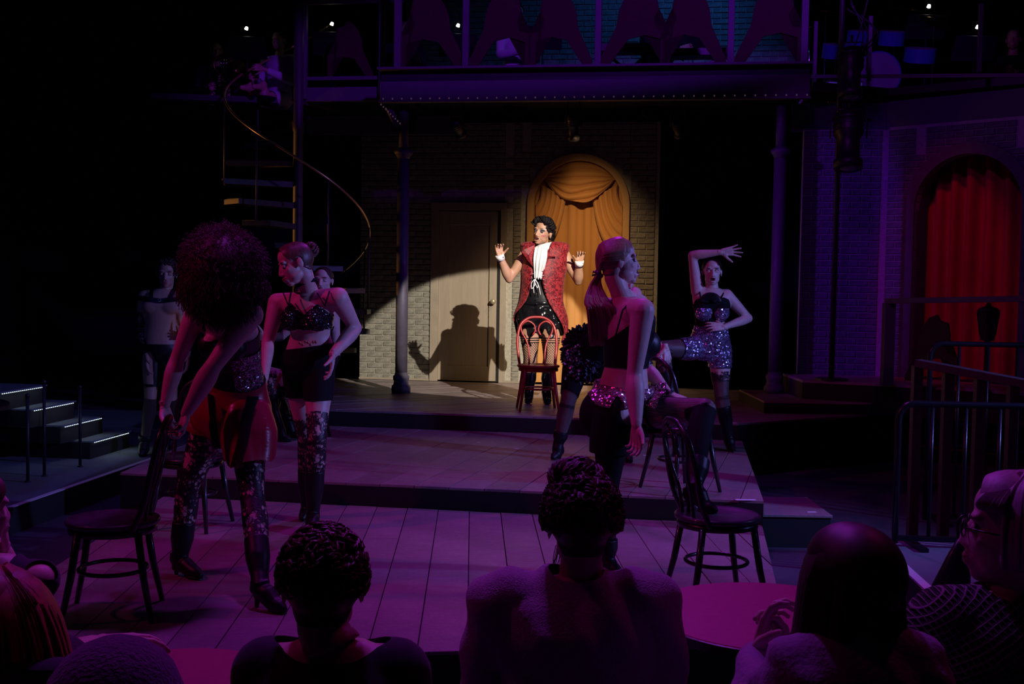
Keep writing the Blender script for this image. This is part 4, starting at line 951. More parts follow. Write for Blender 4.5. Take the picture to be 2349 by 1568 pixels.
# cuffs
for w_, e_, nx in ((wrA, elA, .02), (wrB, elB, -.02)):
    d_ = (w_-e_).normalized(); c_ = w_-d_*.004; q_ = d_.to_track_quat('Z', 'Y').to_matrix(); cf = MB().lathe([(.036, -.030), (.040, -.030), (.044, .028), (.040, .028)], c_, 24, axis=d_); o = A.part('cuff', cf, white); MB().ell(c_+Vector((.028 if nx > 0 else .03, -.034, 0))-A.o, (.006, .005, .006)).build('cufflink', mat('cuff_stud', (.01, .01, .01), .3), o, smooth=True)
for e_ in (A.H(.082, -.008, -.036),): A.part('earring', MB().ell(e_, (.008, .008, .008)), mat('black_stud', (.01, .01, .01), .2))
# fishnets with garter bands, boots
for hp, kn, an in ((hA, knA, anA), (hB, knB, anB)):
    A.shell('fishnet_stocking', A.along(hp, kn, .62, 1.12, .14), .003, fish, bone=(hp, kn), r0=.08)
    for t_ in (.52, .57, .62): A.shell('garter_band', A.along(hp, kn, t_, t_+.022, .13), .004, blk)
boot(A, anA, J(1209, 922, D-.10), anA.lerp(knA, .62), patent, floor=.302, heel_h=.075, k=1.15); boot(A, anB, J(1258, 923, D-.14), anB.lerp(knB, .62), patent, floor=.302, heel_h=.075, k=1.15)

# ---- B. curly haired dancer leaning on the front left chair ---------
B = Fig('person with huge curly hair leaning onto the front left chair, red satin shorts', J(520, 1380, 5.4), sk_fair)
pel = J(527, 945, 5.72); che = J(512, 715, 5.38); lp_, lc_ = Vector((1, .05, 0)).normalized(), (J(575, 712, 5.30)-J(450, 706, 5.46)).normalized()
B.torso(pel, che, lp_, lc_, k=.98, bend=Vector((.02, .10, 0))); B.bust_((0, -1, -.25), .050, sep=.06, outd=.06)
shA, shB = J(452, 712, 5.46), J(574, 722, 5.28); elA, wrA = J(405, 828, 5.46), J(377, 932, 5.42); elB, wrB = J(487, 842, 5.2), J(427, 948, 5.24)
B.arm(shA, elA, wrA, 1.0, 1.05); B.arm(shB, elB, wrB, 1.12, 1.08)
hA, hB = J(492, 950, 5.78), J(562, 950, 5.70); knA, knB = J(430, 1120, 5.80), J(580, 1150, 5.50); anA, anB = J(412, 1290, 5.78), J(598, 1345, 5.22)
B.leg(hA, knA, anA, 1.0); B.leg(hB, knB, anB, 1.02)
B.hand(wrA, (.25, .05, -1), (.9, -.4, .2), 1, curl=(.9, .95, .95, .95), sp=.04, k=.95, tcurl=.5); B.hand(wrB, (-.30, .05, -1), (-.75, -.5, .1), -1, curl=(.9, .95, .95, .95), sp=.04, k=.95, tcurl=.5)
hc = J(505, 650, 5.20); B.head(hc, (-.45, -.70, -.75), (-.2, -.6, .9), k=.98, neck=J(510, 700, 5.36)); B.finish(.009)
lips_brow(B); B.eyes()
curly = mat('curly_hair', (.075, .03, .03), .55, noise=.3, nscale=40); B.part('hair', MB().ell(J(508, 618, 5.20), (.168, .175, .172), nu=24, nv=16), curly)
r = random.Random(9); mb = MB(); hcn = J(508, 618, 5.22)
for i in range(3600):
    u = r.uniform(-1, 1); ph = r.uniform(0, 2*PI); q = math.sqrt(1-u*u); d = Vector((q*math.cos(ph), q*math.sin(ph), u))
    R0 = r.uniform(.15, .175); R1 = r.uniform(.185, .222)*(1-.10*max(0, d.x*-.5)+.05*d.z+.04*math.sin(ph*3+u*5)); p = hcn+d*R0; e1 = d.orthogonal().normalized(); e2 = d.cross(e1); f0 = r.uniform(0, 6); rad = r.uniform(.004, .008); dv = Vector((0, 0, -1)) if d.z < .2 else Vector((0, 0, -.3)); ln = []
    for k in range(13):
        t = k/12; c_ = hcn+d*(R0+(R1-R0)*t)+dv*(.05*t*t*(1.6 if d.z < 0 else .5)); ln.append(c_+e1*(rad*math.cos(f0+t*15))+e2*(rad*math.sin(f0+t*15)))
    mb.tube(ln, .0013, n=3, caps=False)
oh = B.part('hair', mb, curly)
B.shell('corset_top', inter(B.along(pel, che, .14, .80, .28), neg(union(B.along(shA, elA, -.2, 1.1, .085), B.along(shB, elB, -.2, 1.1, .085), B.along(elA, wrA, -.1, 1.3, .07), B.along(elB, wrB, -.1, 1.3, .07)))), .007, blks)
B.shell('sequin_panel', inter(B.along(pel, che, .20, .62, .28), lambda V: V[:, 0]-(pel.x+.055), lambda V: pel.y+.07-V[:, 1]), .012, seq_sil)
B.shell('satin_shorts', inter(B.along(pel, che, -.14, .26, .33), neg(union(B.along(elA, wrA, 0, 1.3, .05), B.along(elB, wrB, 0, 1.3, .05)))), lambda P: .018+.034*np.clip((pel.z+.12-P[:, 2])*5, 0, 1)+.012*np.sin(P[:, 0]*55+P[:, 2]*15)*np.clip((pel.z+.1-P[:, 2])*5, 0, 1), mat('red_satin', (.30, .008, .035), .34))
for x0 in (-.035, .115): B.shell('garter_strap', inter(B.along(pel, che, -.15, .24, .33), lambda V, x0=x0: .015-np.abs(V[:, 0]-(pel.x+x0)), lambda V: pel.y+.02-V[:, 1]), .066, blk)
for a, b in ((J(467, 700, 5.36), J(470, 760, 5.28)), (J(548, 700, 5.26), J(540, 760, 5.22))): B.part('strap', MB().tube([a, a.lerp(b, .5)-Vector((0, .02, 0)), b], .006, n=8, flat=.4, side=(1, 0, 0)), blk)
for hp, kn, an in ((hA, knA, anA), (hB, knB, anB)):
    B.shell('stocking_top', B.along(hp, kn, .12, .15, .13), .006, blk); B.shell('lace_stocking', B.along(hp, kn, .15, 1.08, .13), .004, lace, bone=(hp, kn), r0=.08); B.shell('lace_stocking', B.along(kn, an, -.02, .5, .11), .0045, lace, bone=(kn, an), r0=.06)
boot(B, anA, J(462, 1326, 5.68), anA.lerp(knA, .55), blks, floor=0, heel_h=.07, k=1.0); boot(B, anB, J(655, 1398, 5.12), anB.lerp(knB, .55), blks, floor=0, heel_h=.075, k=1.0)

# ---- C. dancer with lace bra, hand on hip ---------------------------
C_ = Fig('person in black lace bra, choker and black shorts, looking down to the left', J(715, 1215, 6.95), sk_pale)
D = 6.95; pel = J(708, 838, 6.95); che = J(704, 690, 6.90)
C_.torso(pel, che, Vector((.97, .2, 0)).normalized(), Vector((.98, -.18, .07)).normalized(), k=1.0, bend=Vector((.015, 0, 0))); C_.bust_((-.15, -1, 0), .062, sep=.075)
shA, shB = J(636, 694, 6.97), J(776, 683, 6.85); elA, wrA = J(614, 785, 6.9), J(606, 868, 6.72); elB, wrB = J(815, 752, 7.02), J(764, 812, 6.78)
C_.arm(shA, elA, wrA, 1.05); C_.arm(shB, elB, wrB, 1.15, 1.05)
hA, hB = J(682, 845, 7.0), J(732, 845, 6.95); knA, knB = J(704, 1008, 7.1), J(726, 1005, 6.78); anA, anB = J(705, 1172, 7.22), J(718, 1180, 6.90)
C_.leg(hA, knA, anA); C_.leg(hB, knB, anB)
C_.hand(wrA, (-.1, -.1, -1), (.9, -.2, 0), 1, curl=(.3, .35, .4, .4), k=.95); C_.hand(wrB, (-.05, -.15, -1), (-.9, -.1, -.1), -1, curl=(.35, .4, .5, .6), sp=.10, k=.97, tcurl=.3)
hc = J(677, 606, 6.80); C_.head(hc, (-.88, -.40, -.38), (-.35, -.02, .92), k=1.06, neck=J(708, 668, 6.90), nr=.052, vox=.0035); C_.finish(.009)
lips_brow(C_); C_.eyes(); C_.hair_cap(hair_br, .010)
bun = C_.H(.0, -.115, .045); r = random.Random(3); mb = MB().ell(bun, (.036, .036, .036)); ls = []
for i in range(70):
    d = Vector((r.gauss(0, 1), r.gauss(0, 1), r.gauss(0, 1))).normalized(); e = d.orthogonal(); ls.append([bun+d*.028, bun+d*.042+e*.01, bun+d*.045-e*.012, bun+d*.032-e*.02])
for i in range(60):
    a = r.uniform(-1, 1)*1.1; p0 = Vector((.07*math.sin(a), .06*math.cos(a), .072+.02*math.cos(a))); ls.append([C_.H(p0.x, p0.y, p0.z), C_.H(p0.x*.95, p0.y*.3, .118-.02*abs(a)), C_.H(p0.x*.8, -.065, .105-.03*abs(a)), bun+Vector((0, 0, .01))])
C_.part('hair', mb, hair_br); C_.part('hair', strands(ls, .0045, 5), hair_br)
nkc = J(702, 655, 6.86); C_.part('choker', MB().tube([nkc+Vector((.068*math.sin(t), -.068*math.cos(t), .030*math.sin(t)+.018*math.cos(t))) for t in np.linspace(-PI, PI, 29)[:-1]], .011, n=8, closed=True, flat=.35, side=(0, 0, 1)), blk)
armn = neg(union(C_.along(shA, elA, -.3, 1, .068), C_.along(shB, elB, -.3, 1, .072)))
topz = J(704, 697, 6.9).z; botz = J(704, 757, 6.8).z
def bra(V):
    x = V[:, 0]-che.x; cup = topz-.015-.10*np.maximum(0, .075-np.abs(np.abs(x)-.085))*-0; vline = topz+.005-.9*np.abs(np.abs(x)-.078)-V[:, 2]; return np.minimum(vline, V[:, 2]-(botz+.008*np.abs(np.sin(x*38))))
C_.shell('lace_bra', inter(bra, armn), lambda P: .010+.0025*np.sin(P[:, 0]*400)*np.sin(P[:, 2]*400), seq_blk)
for (ax, bx, cx_) in ((662, 650, 668), (745, 728, 756)):
    C_.part('strap', MB().tube([J(ax, 701, 6.70), J(bx, 672, 6.79)], .0045, n=6).tube([J(ax, 701, 6.70), J(cx_, 668, 6.80)], .0045, n=6), blk)
C_.shell('high_shorts', inter(lambda V: J(700, 795, 6.9).z+.03*np.sin((V[:, 0]-pel.x)*6)-V[:, 2], lambda V: V[:, 2]-J(715, 915, 6.9).z, neg(union(C_.along(elA, wrA, .2, 2, .055), C_.along(elB, wrB, .1, 2.2, .05)))), .010, blk)
bk_ = MB()
for k in range(7): bk_.ell(J(688+k*6, 786+4*math.sin(k*2), 6.70), (.008, .006, .010), nu=8, nv=6)
C_.part('belt_ornament', bk_, mat('tarnished_gold', (.35, .25, .12), .35, metal=.8))
for hp, kn, an in ((hA, knA, anA), (hB, knB, anB)):
    C_.shell('lace_stocking', C_.along(hp, kn, .66, 1.1, .12), .004, lacef, bone=(hp, kn)); C_.shell('lace_stocking', C_.along(kn, an, 0, .5, .1), .0045, lace, bone=(kn, an))
boot(C_, anA, J(692, 1200, 7.1), anA.lerp(knA, .6), blks, floor=0, heel_h=.075); boot(C_, anB, J(712, 1224, 6.70), anB.lerp(knB, .6), blks, floor=0, heel_h=.085)

# ---- F. ponytail dancer, foot up on the front right chair ------------
F_ = Fig('person with long ponytail in profile, pink sequined waistband, one foot up on a chair', J(1400, 1300, 5.9), sk_pale)
pel = J(1420, 950, 6.0); che = J(1437, 715, 5.95)
F_.torso(pel, che, Vector((.80, -.60, 0)), Vector((.86, -.50, -.02)).normalized(), k=.96, bend=Vector((.02, .015, 0))); F_.bust_((.80, .60, 0), .070, sep=.06, outd=.105)
shA, shB = J(1392, 703, 6.10), J(1474, 712, 5.78); elA, wrA = J(1486, 845, 6.22), J(1536, 905, 5.98); elB, wrB = J(1455, 860, 5.78), J(1460, 975, 5.70)
F_.arm(shA, elA, wrA, .92); F_.arm(shB, elB, wrB, 1.14, 1.1)
hA, hB = J(1440, 950, 6.1), J(1408, 955, 5.88); knA, knB = J(1618, 938, 5.72), J(1392, 1130, 5.92); anA, anB = J(1592, 1118, 5.46), J(1392, 1290, 5.95)
F_.leg(hA, knA, anA, 1.0, back=(-1, 0, 0)); F_.leg(hB, knB, anB, 1.0)
F_.body.ell(J(1382, 950, 5.98), (.10, .10, .115))
F_.hand(wrB, (.02, .05, -1), (-.7, -.6, 0), -1, curl=(.45, .6, .7, .75), sp=.06, k=1.0, tcurl=.3); F_.hand(wrA, (.8, -.3, -.25), (0, .2, -1), 1, curl=(.3, .3, .3, .3), k=.9)
hc = J(1420, 602, 5.98); F_.head(hc, (.985, .14, .04), (.0, .05, 1), k=1.04, neck=J(1430, 690, 5.97), nr=.050, vox=.003, nose=1.0); F_.finish(.008)
lips_brow(F_); F_.eyes()
for q in (-1, 1): F_.patch('eyelid', (q*.031, .012), (.0165, .0055), shadow_dk, .0012)
F_.hair_cap(hair_fair, .010); r = random.Random(21); ls = []
tie = J(1374, 628, 5.98)
for i in range(260):      # combed back over the skull
    a = r.uniform(-1.85, 1.85); x0 = .074*math.sin(a); z0 = .030+.082*math.cos(a)*.9; y0 = .052-.030*abs(a) if abs(a) < 1.4 else -.030
    z1 = .030+.092*math.cos(a); ls.append([F_.H(x0*.96, y0, z0*.96), F_.H(x0*1.10, .01, z1*1.0+.002), F_.H(x0*1.12, -.05, z1*.92), F_.H(x0*.85, -.10, z1*.62), tie+Vector((r.uniform(-.008, .008), r.uniform(-.01, .01), r.uniform(-.01, .01)))])
F_.part('hair', strands([[Vector(q) for q in spline([tuple(p) for p in l], 4)] for l in ls], .0052, 5, False), hair_fair)
ls = []
for i in range(420):      # ponytail
    a = r.uniform(-1, 1); b = r.uniform(-1, 1); L = r.uniform(.93, 1.03); e = J(1388+a*36, 640+150*L, 6.0+b*.035)
    ls.append([Vector(q) for q in spline([tuple(tie+Vector((a*.006, b*.006, 0))), tuple(J(1366+a*12, 655, 6.0+b*.02)), tuple(J(1368+a*26, 690+r.uniform(-3, 3), 5.95+b*.03)), tuple(J(1380+a*33, 640+75*L, 5.93+b*.035)), tuple(e)], 4)])
F_.part('ponytail', strands(ls, .0075, 5), hair_fair)
F_.part('hair_tie', MB().lathe([(.012, -.012), (.026, -.008), (.026, .008), (.012, .012)], tie, 16, axis=(-.6, 0, -.6)).tube([tie, tie+Vector((-.03, 0, .012)), tie+Vector((-.035, 0, -.008)), tie], .006, n=6), mat('hair_ribbon', (.08, .03, .12), .4))
armn = neg(union(F_.along(shB, elB, -.2, 1, .066)))
bz1, bz0 = J(1500, 755, 6).z, J(1480, 842, 6).z
F_.shell('bra_top', inter(armn, lambda V: bz1+.10-V[:, 2]-.9*np.maximum(0, (che.x+.10)-V[:, 0])*.9, lambda V: V[:, 2]-bz0, F_.along(pel, che, .3, 1.0, .3)), .008, blks)
for pts in ([(1447, 690, 5.86), (1428, 712, 5.80), (1412, 770, 5.80)], [(1447, 690, 5.86), (1470, 700, 5.90), (1492, 745, 5.92)]): F_.part('strap', MB().tube([J(*q) for q in pts], .0045, n=8), blk)
F_.shell('shorts', union(inter(F_.along(pel, che, -.42, .22, .26), lambda V: V[:, 2]-J(1400, 1034, 5.9).z, neg(F_.along(elB, wrB, .2, 1.5, .038)), neg(F_.along(hA, knA, .34, 2, .3))),), lambda P: .022+.010*np.clip((pel.z-P[:, 2])*6, 0, 1.5), blk)
F_.shell('sequin_waistband', inter(F_.along(pel, che, .12, .29, .24), lambda V: V[:, 2]-(pel.z+.04+.05*np.sin(V[:, 0]*50)), neg(F_.along(elB, wrB, -.2, 1, .05))), .030, seq_pink)
F_.shell('stocking_band', F_.along(hA, knA, .36, .40, .13), .006, blk); F_.shell('ribbed_net_stocking', F_.along(hA, knA, .40, 1.12, .13), .004, stripe, bone=(hA, knA), r0=.08)
for an_ in (0.5,): F_.part('stocking_seam', MB().tube([hA.lerp(knA, t)+Vector((.0, -.066+.012*t, .052-.02*t)) for t in np.linspace(.38, 1.0, 9)], .007, n=6), blk)
F_.shell('lower_stocking', F_.along(knA, anA, .02, 1.0, .1), .005, blk); F_.shell('stocking', F_.along(hB, knB, .3, 1.1, .13), .004, blk); F_.shell('stocking', F_.along(knB, anB, 0, 1, .1), .004, blk)
boot(F_, anA, J(1645, 1164, 5.38), anA.lerp(knA, .35), blks, floor=.427, heel_h=.07); boot(F_, anB, J(1425, 1322, 5.85), anB.lerp(knB, .35), blks, floor=0, heel_h=.07)
F_.part('boot_charm', MB().ell(J(1592, 1165, 5.37), (.018, .008, .014)), mat('charm', (.35, .3, .45), .3, metal=.5)); F_.part('earring', MB().ell(F_.H(.081, -.01, -.035), (.004, .004, .004)), chrome)
# ---- G. bent-over dancer holding the chair behind ---------------------
G_ = Fig('person in black ruffles and ankle boots, bent over a chair behind the ponytail dancer', J(1350, 1055, 8.9), sk_pale)
pel = J(1352, 812, 8.85); che = J(1452, 705, 8.25)
G_.torso(pel, che, Vector((.75, .55, 0)).normalized(), Vector((.6, .5, 0)).normalized(), k=.98)
shA, shB = J(1456, 674, 8.35), J(1448, 735, 8.1); elA, wrA = J(1478, 748, 8.2), J(1513, 795, 7.93); elB, wrB = J(1466, 785, 8.1), J(1527, 798, 7.85)
G_.arm(shA, elA, wrA, .95); G_.arm(shB, elB, wrB, .95)
hA, hB = J(1325, 822, 8.9), J(1378, 822, 8.85); knA, knB = J(1302, 925, 8.85), J(1412, 930, 8.8); anA, anB = J(1281, 1020, 8.88), J(1432, 1025, 8.85)
G_.leg(hA, knA, anA, 1.05); G_.leg(hB, knB, anB, 1.05)
G_.hand(wrA, (.25, -.2, -1), (.6, -.7, -.2), 1, curl=(.8, .85, .85, .85), k=.95, sp=.05); G_.hand(wrB, (.15, -.2, -1), (-.5, .7, -.2), -1, curl=(.8, .85, .85, .85), k=.95, sp=.05)
hc = J(1440, 640, 8.0); hc = J(1430, 640, 8.05); G_.head(hc, (.5, -.8, -.3), (.2, 0, 1), neck=J(1452, 690, 8.22), vox=.005); G_.finish(.010); G_.hair_cap(hair_dk, .012); lips_brow(G_); G_.eyes()
G_.shell('black_top', inter(G_.along(pel, che, .1, .86, .26), neg(union(G_.along(shA, elA, -.2, 1, .07), G_.along(shB, elB, -.2, 1, .07)))), .008, blk)
G_.shell('black_briefs', G_.along(pel, che, -.4, .2, .28), .010, blk)
r = random.Random(5); fl = []
for i in range(1500):      # ruffled net bustle
    a = r.uniform(0, 2*PI); q = math.sqrt(r.uniform(0, 1)); cpx, cpy = 1345+q*50*math.cos(a), 810+q*58*math.sin(a); b = J(cpx, cpy, 8.72+.12*q*q+r.uniform(-.03, .03)); d = Vector((math.cos(a), -.4, -math.sin(a)-.2)).normalized(); e = d.cross(Vector((r.gauss(0, 1), r.gauss(0, 1), r.gauss(0, 1)))).normalized(); w_ = r.uniform(.012, .022); l_ = r.uniform(.03, .06)
    fl.append((b, d, e, w_, l_))
mb = MB()
for b, d, e, w_, l_ in fl: mb.add([b-e*w_, b+e*w_, b+e*w_*.8+d*l_*.6+e.cross(d)*.01, b+d*l_, b-e*w_*.8+d*l_*.6-e.cross(d)*.01], [(0, 1, 2, 3, 4)])
G_.part('ruffle', mb, mat('violet_black_net', (.035, .025, .05), .6), smooth=False)
mb = MB(); 
for i in range(90): p = J(r.uniform(1292, 1330), r.uniform(790, 870), 8.60+r.uniform(-.04, .04)); mb.lathe([(.008, 0), (.008, .001)], p, 8, axis=(r.uniform(-1, 1), -1, r.uniform(-.5, .8)))
G_.part('sequins', mb, chrome, smooth=False)['kind'] = 'stuff'
for hp, kn, an in ((hA, knA, anA), (hB, knB, anB)): G_.shell('fine_stocking', G_.along(hp, kn, .1, 1.1, .13), .004, fishf, bone=(hp, kn)); G_.shell('fine_stocking', G_.along(kn, an, 0, .75, .1), .0045, fishf, bone=(kn, an))
boot(G_, anA, J(1266, 1056, 8.80), anA.lerp(knA, .33), blks, floor=.15, heel_h=.05); boot(G_, anB, J(1448, 1056, 8.72), anB.lerp(knB, .33), blks, floor=.15, heel_h=.05)

# ---- H. dancer in sequin shorts, arm over the head ---------------------
D = 9.5
H_ = Fig('person in sequined high shorts and black bustier, one arm arched over the head', J(1680, 1038, D), sk_fair)
pel = J(1628, 800, D); che = J(1633, 678, D)
H_.torso(pel, che, Vector((1, -.05, 0)).normalized(), Vector((1, 0, .05)).normalized(), k=1.02, bend=Vector((.0, 0, 0))); H_.bust_((-.1, -1, 0), .060)
shA, shB = J(1600, 668, D), J(1667, 678, D); elA, wrA = J(1588, 585, D-.05), J(1655, 578, D-.15); elB, wrB = J(1717, 730, D+.05), J(1660, 750, D-.12)
H_.arm(shA, elA, wrA, 1.0); H_.arm(shB, elB, wrB, 1.0)
hA, hB = J(1606, 800, D), J(1650, 800, D); knA, knB = J(1510, 798, 9.25), J(1655, 905, 9.45); anA, anB = J(1540, 905, 9.2), J(1672, 1006, D)
H_.leg(hA, knA, anA, 1.05, back=(1, 0, 0)); H_.leg(hB, knB, anB, 1.05)
H_.hand(wrA, (1, -.1, .12), (.0, -1, -.35), 1, curl=(.12, .15, .10, .08), sp=.22, k=.98, tcurl=.1); H_.hand(wrB, (-1, -.25, .05), (0, .9, -.4), -1, curl=(.35, .4, .45, .5), k=.95)
hc = J(1633, 625, D-.02); H_.head(hc, (-.08, -.99, .05), (-.02, 0, 1), neck=J(1634, 668, D), mouth=1.3, vox=.0042); H_.finish(.009)
lips_brow(H_, lip_dk); H_.patch('mouth', (0, -.062), (.014, .007), MATS['mouth_dark'], .0003); H_.eyes(.8); H_.hair_cap(hair_blk, .010)
for q in (-1, 1): H_.patch('eyeshadow', (q*.032, .014), (.018, .009), shadow_dk, .0012)
ls = []; r = random.Random(8)
for i in range(60): a = r.uniform(-1.2, 1.2); ls.append([H_.H(.074*math.sin(a), .045, .04+.06*math.cos(a)), H_.H(.075*math.sin(a), 0, .045+.078*math.cos(a)), H_.H(.06*math.sin(a), -.07, .04+.06*math.cos(a)), H_.H(.01, -.11, .05)])
for k in range(14): a = k*.45; b0 = H_.H(.085, -.04, -.01); ls.append([b0, b0+Vector((.02*math.cos(a), -.01, .02*math.sin(a))), b0+Vector((.035*math.cos(a+.6), .0, .03*math.sin(a+.6))), b0+Vector((.03*math.cos(a+1.3), .01, .03*math.sin(a+1.3)))])
H_.part('hair', strands(ls, .0055, 5), hair_blk)
armn = neg(union(H_.along(shA, elA, -.3, 1, .066), H_.along(shB, elB, -.25, 1.1, .066), H_.along(elB, wrB, -.1, 1.6, .055)))
wz = J(1630, 743, D).z
H_.shell('bustier', inter(H_.along(pel, che, .2, 1.0, .3), lambda V: wz+.2 - V[:, 2]-.35*np.abs(np.abs(V[:, 0]-che.x)-.08)+.02, lambda V: V[:, 2]-wz+.02, armn), .008, blk)
front = (lambda V: che.y-.05-V[:, 1])
for q, m_ in ((-1, 'l'), (1, 'r')): H_.shell('sequin_cup', inter(ball(che+Vector((q*.073, -.09, -.14)), .064), front, lambda V: che.z-.105-V[:, 2]), .011, seq_mul)
H_.part('ruffle_trim', MB().sheet([[J(1630+(4+a*5)*math.cos(t)*1.1, 694-(4+a*5)*math.sin(t), D-.145-.010*(j % 2)) for j, t in enumerate(np.linspace(.05, PI-.05, 31))] for a in range(5)]), blks, solid=.002)
H_.shell('sequin_shorts', union(inter(H_.along(pel, che, -.34, .42, .3), lambda V: wz-V[:, 2], neg(H_.along(elB, wrB, -.1, 1.6, .05))), inter(H_.along(hA, knA, -.1, .26, .13)), H_.along(hB, knB, -.1, .24, .13)), lambda P: .010+.003*np.sin(P[:, 2]*150), seq_mul)
for a, b in (((1608, 690, D-.13), (1604, 662, D-.02)), ((1652, 690, D-.13), (1662, 666, D-.02))): H_.part('strap', MB().tube([J(*a), J(*b)], .006, n=6), blk)
H_.shell('fishnet_stocking', H_.along(hA, knA, .42, 1.12, .13), .004, fishf, bone=(hA, knA)); H_.shell('lace_band', H_.along(hA, knA, .38, .52, .13), .005, lacef, bone=(hA, knA)); H_.shell('stocking', H_.along(knA, anA, 0, 1, .1), .004, fishf, bone=(knA, anA))
H_.shell('lace_band', H_.along(hB, knB, .50, .72, .13), .005, lacef, bone=(hB, knB)); H_.shell('stocking', H_.along(hB, knB, .68, 1.1, .13), .004, fishf, bone=(hB, knB)); H_.shell('stocking', H_.along(knB, anB, 0, 1, .1), .004, fishf, bone=(knB, anB))
boot(H_, anA, J(1500, 930, 9.05), anA.lerp(knA, .5), blks, floor=J(1500, 940, 9.1).z, heel_h=.05); boot(H_, anB, J(1684, 1040, D-.12), anB.lerp(knB, .75), blks, floor=.15, heel_h=.06)

# ---- D. harness man, and the man with the lighter -----------------------
D = 9.74
M1 = Fig('person, bare-chested in black harness and mesh sleeve, standing by the lit steps', J(360, 1040, D), sk_mid)
pel = J(368, 800, D); che = J(376, 680, D); M1.torso(pel, che, Vector((1, .1, 0)).normalized(), Vector((1, .15, 0)).normalized(), k=1.0, male=True)
shA, shB = J(333, 682, D), J(418, 682, D+.03); elA, wrA = J(324, 755, D), J(338, 815, D-.08); elB, wrB = J(434, 752, D), J(430, 815, D-.05)
M1.arm(shA, elA, wrA, 1.15); M1.arm(shB, elB, wrB, 1.15)
hA, hB = J(350, 805, D), J(388, 805, D); knA, knB = J(345, 912, D-.03), J(392, 912, D-.03); anA, anB = J(332, 1018, D), J(390, 1012, D+.15); M1.leg(hA, knA, anA, .98); M1.leg(hB, knB, anB, .98)
M1.hand(wrA, (.1, -.1, -1), (.9, 0, 0), 1, curl=(.35, .4, .45, .5)); M1.hand(wrB, (.0, -.1, -1), (-.9, 0, 0), -1, curl=(.35, .4, .45, .5))
M1.head(J(383, 630, D-.02), (.12, -.98, -.05), (0, 0, 1), k=1.0, neck=J(379, 668, D), vox=.005)
for q in (-1, 1): M1.body.ell(che+Vector((q*.075, -.085, -.085)), (.085, .040, .060)); M1.body.ell(che+Vector((q*.15, .01, -.14)), (.05, .08, .11))
M1.finish(.010); lips_brow(M1); M1.eyes(.4)
def curls(fg, m, n=160, seed=1, rad=.0085, out_=.03):
    r = random.Random(seed); ls = []
    for i in range(n):
        u = r.uniform(-.25, 1); ph = r.uniform(0, 2*PI); q = math.sqrt(1-u*u); d = Vector((q*math.cos(ph), q*math.sin(ph), u))
        if d.y > .55 and d.z < .55: continue
        p = Vector((0, -.018, .030))+Vector((d.x*.076, d.y*.094, d.z*.086)); e = d.orthogonal().normalized(); f_ = d.cross(e); a = r.uniform(0, 6)
        ls.append([fg.H(*(p+d*(out_*t)+e*(.012*math.cos(a+t*6))+f_*(.012*math.sin(a+t*6)))) for t in (0, .25, .5, .75, 1)])
    fg.hair_cap(m, .008); return fg.part('hair', strands(ls, rad, 5), m)
curls(M1, hair_dk, 220, 3)
M1.shell('trousers', inter(lambda V: J(370, 788, D).z-V[:, 2], lambda V: V[:, 2]-J(370, 885, D).z, neg(M1.along(wrA, wrA+Vector((0, 0, -.2)), -.2, 1.2, .055)), neg(M1.along(wrB, wrB+Vector((0, 0, -.2)), -.2, 1.2, .055))), .010, blks)
hz = J(376, 690, D).z
M1.shell('harness_strap', inter(M1.along(pel, che, .70, 1.1, .3), lambda V: .020-np.abs(V[:, 2]-hz-.12*np.abs(V[:, 0]-che.x)), neg(M1.along(shA, elA, .1, 1, .07)), neg(M1.along(shB, elB, .1, 1, .07))), .006, blks)
for q in (-1, 1): M1.shell('harness_strap', inter(lambda V, q=q: .018-np.abs((V[:, 0]-che.x-q*.07)+q*.35*(V[:, 2]-hz)*-.6), lambda V: V[:, 2]-hz+.0, M1.along(pel, che, .7, 1.3, .2)), .007, blks)
M1.part('harness_ring', MB().tube([J(366+3*math.cos(t), 688+3*math.sin(t), D-.135) for t in np.linspace(0, 2*PI, 13)[:-1]], .004, n=6, closed=True), chrome)
M1.shell('mesh_sleeve', M1.along(shA, elA, .45, 1.1, .07), .004, lacef, bone=(shA, elA)); M1.shell('mesh_sleeve', M1.along(elA, wrA, -.05, .95, .06), .004, lacef, bone=(elA, wrA))
for hp, kn, an in ((hA, knA, anA), (hB, knB, anB)): M1.shell('stocking', M1.along(kn, an, .0, .95, .1), .004, fishf, bone=(kn, an))
boot(M1, anA, J(322, 1044, D-.15), anA.lerp(knA, .18), blks, floor=.002, heel_h=.02, heel=False); boot(M1, anB, J(392, 1036, D+.0), anB.lerp(knB, .18), blks, floor=.002, heel_h=.02, heel=False)
D = 9.95
M2 = Fig('person holding a small flame behind the curly haired dancer, bare shoulder showing', J(468, 1030, D), sk_pale)
pel = J(476, 805, D); che = J(474, 695, D); M2.torso(pel, che, Vector((1, 0, 0)), Vector((1, 0, 0)), k=.95); shA, shB = J(436, 700, D), J(512, 700, D); elA, wrA = J(430, 768, D), J(425, 770, D-.24); elB, wrB = J(520, 770, D), J(515, 820, D)
M2.arm(shA, elA, wrA, 1.0); M2.arm(shB, elB, wrB, 1.0); hA, hB = J(458, 808, D), J(494, 808, D); knA, knB = J(456, 908, D), J(498, 908, D); anA, anB = J(455, 1008, D), J(500, 1008, D); M2.leg(hA, knA, anA, .95); M2.leg(hB, knB, anB, .95)
M2.hand(wrA, (-.1, -1, .3), (.9, 0, 0), 1, curl=(.9, .9, .9, .9)); M2.hand(wrB, (0, 0, -1), (-.9, 0, 0), -1); M2.head(J(476, 650, D), (0, -1, 0), (0, 0, 1), neck=J(474, 684, D), vox=.006); M2.finish(.011); curls(M2, hair_dk, 120, 6)
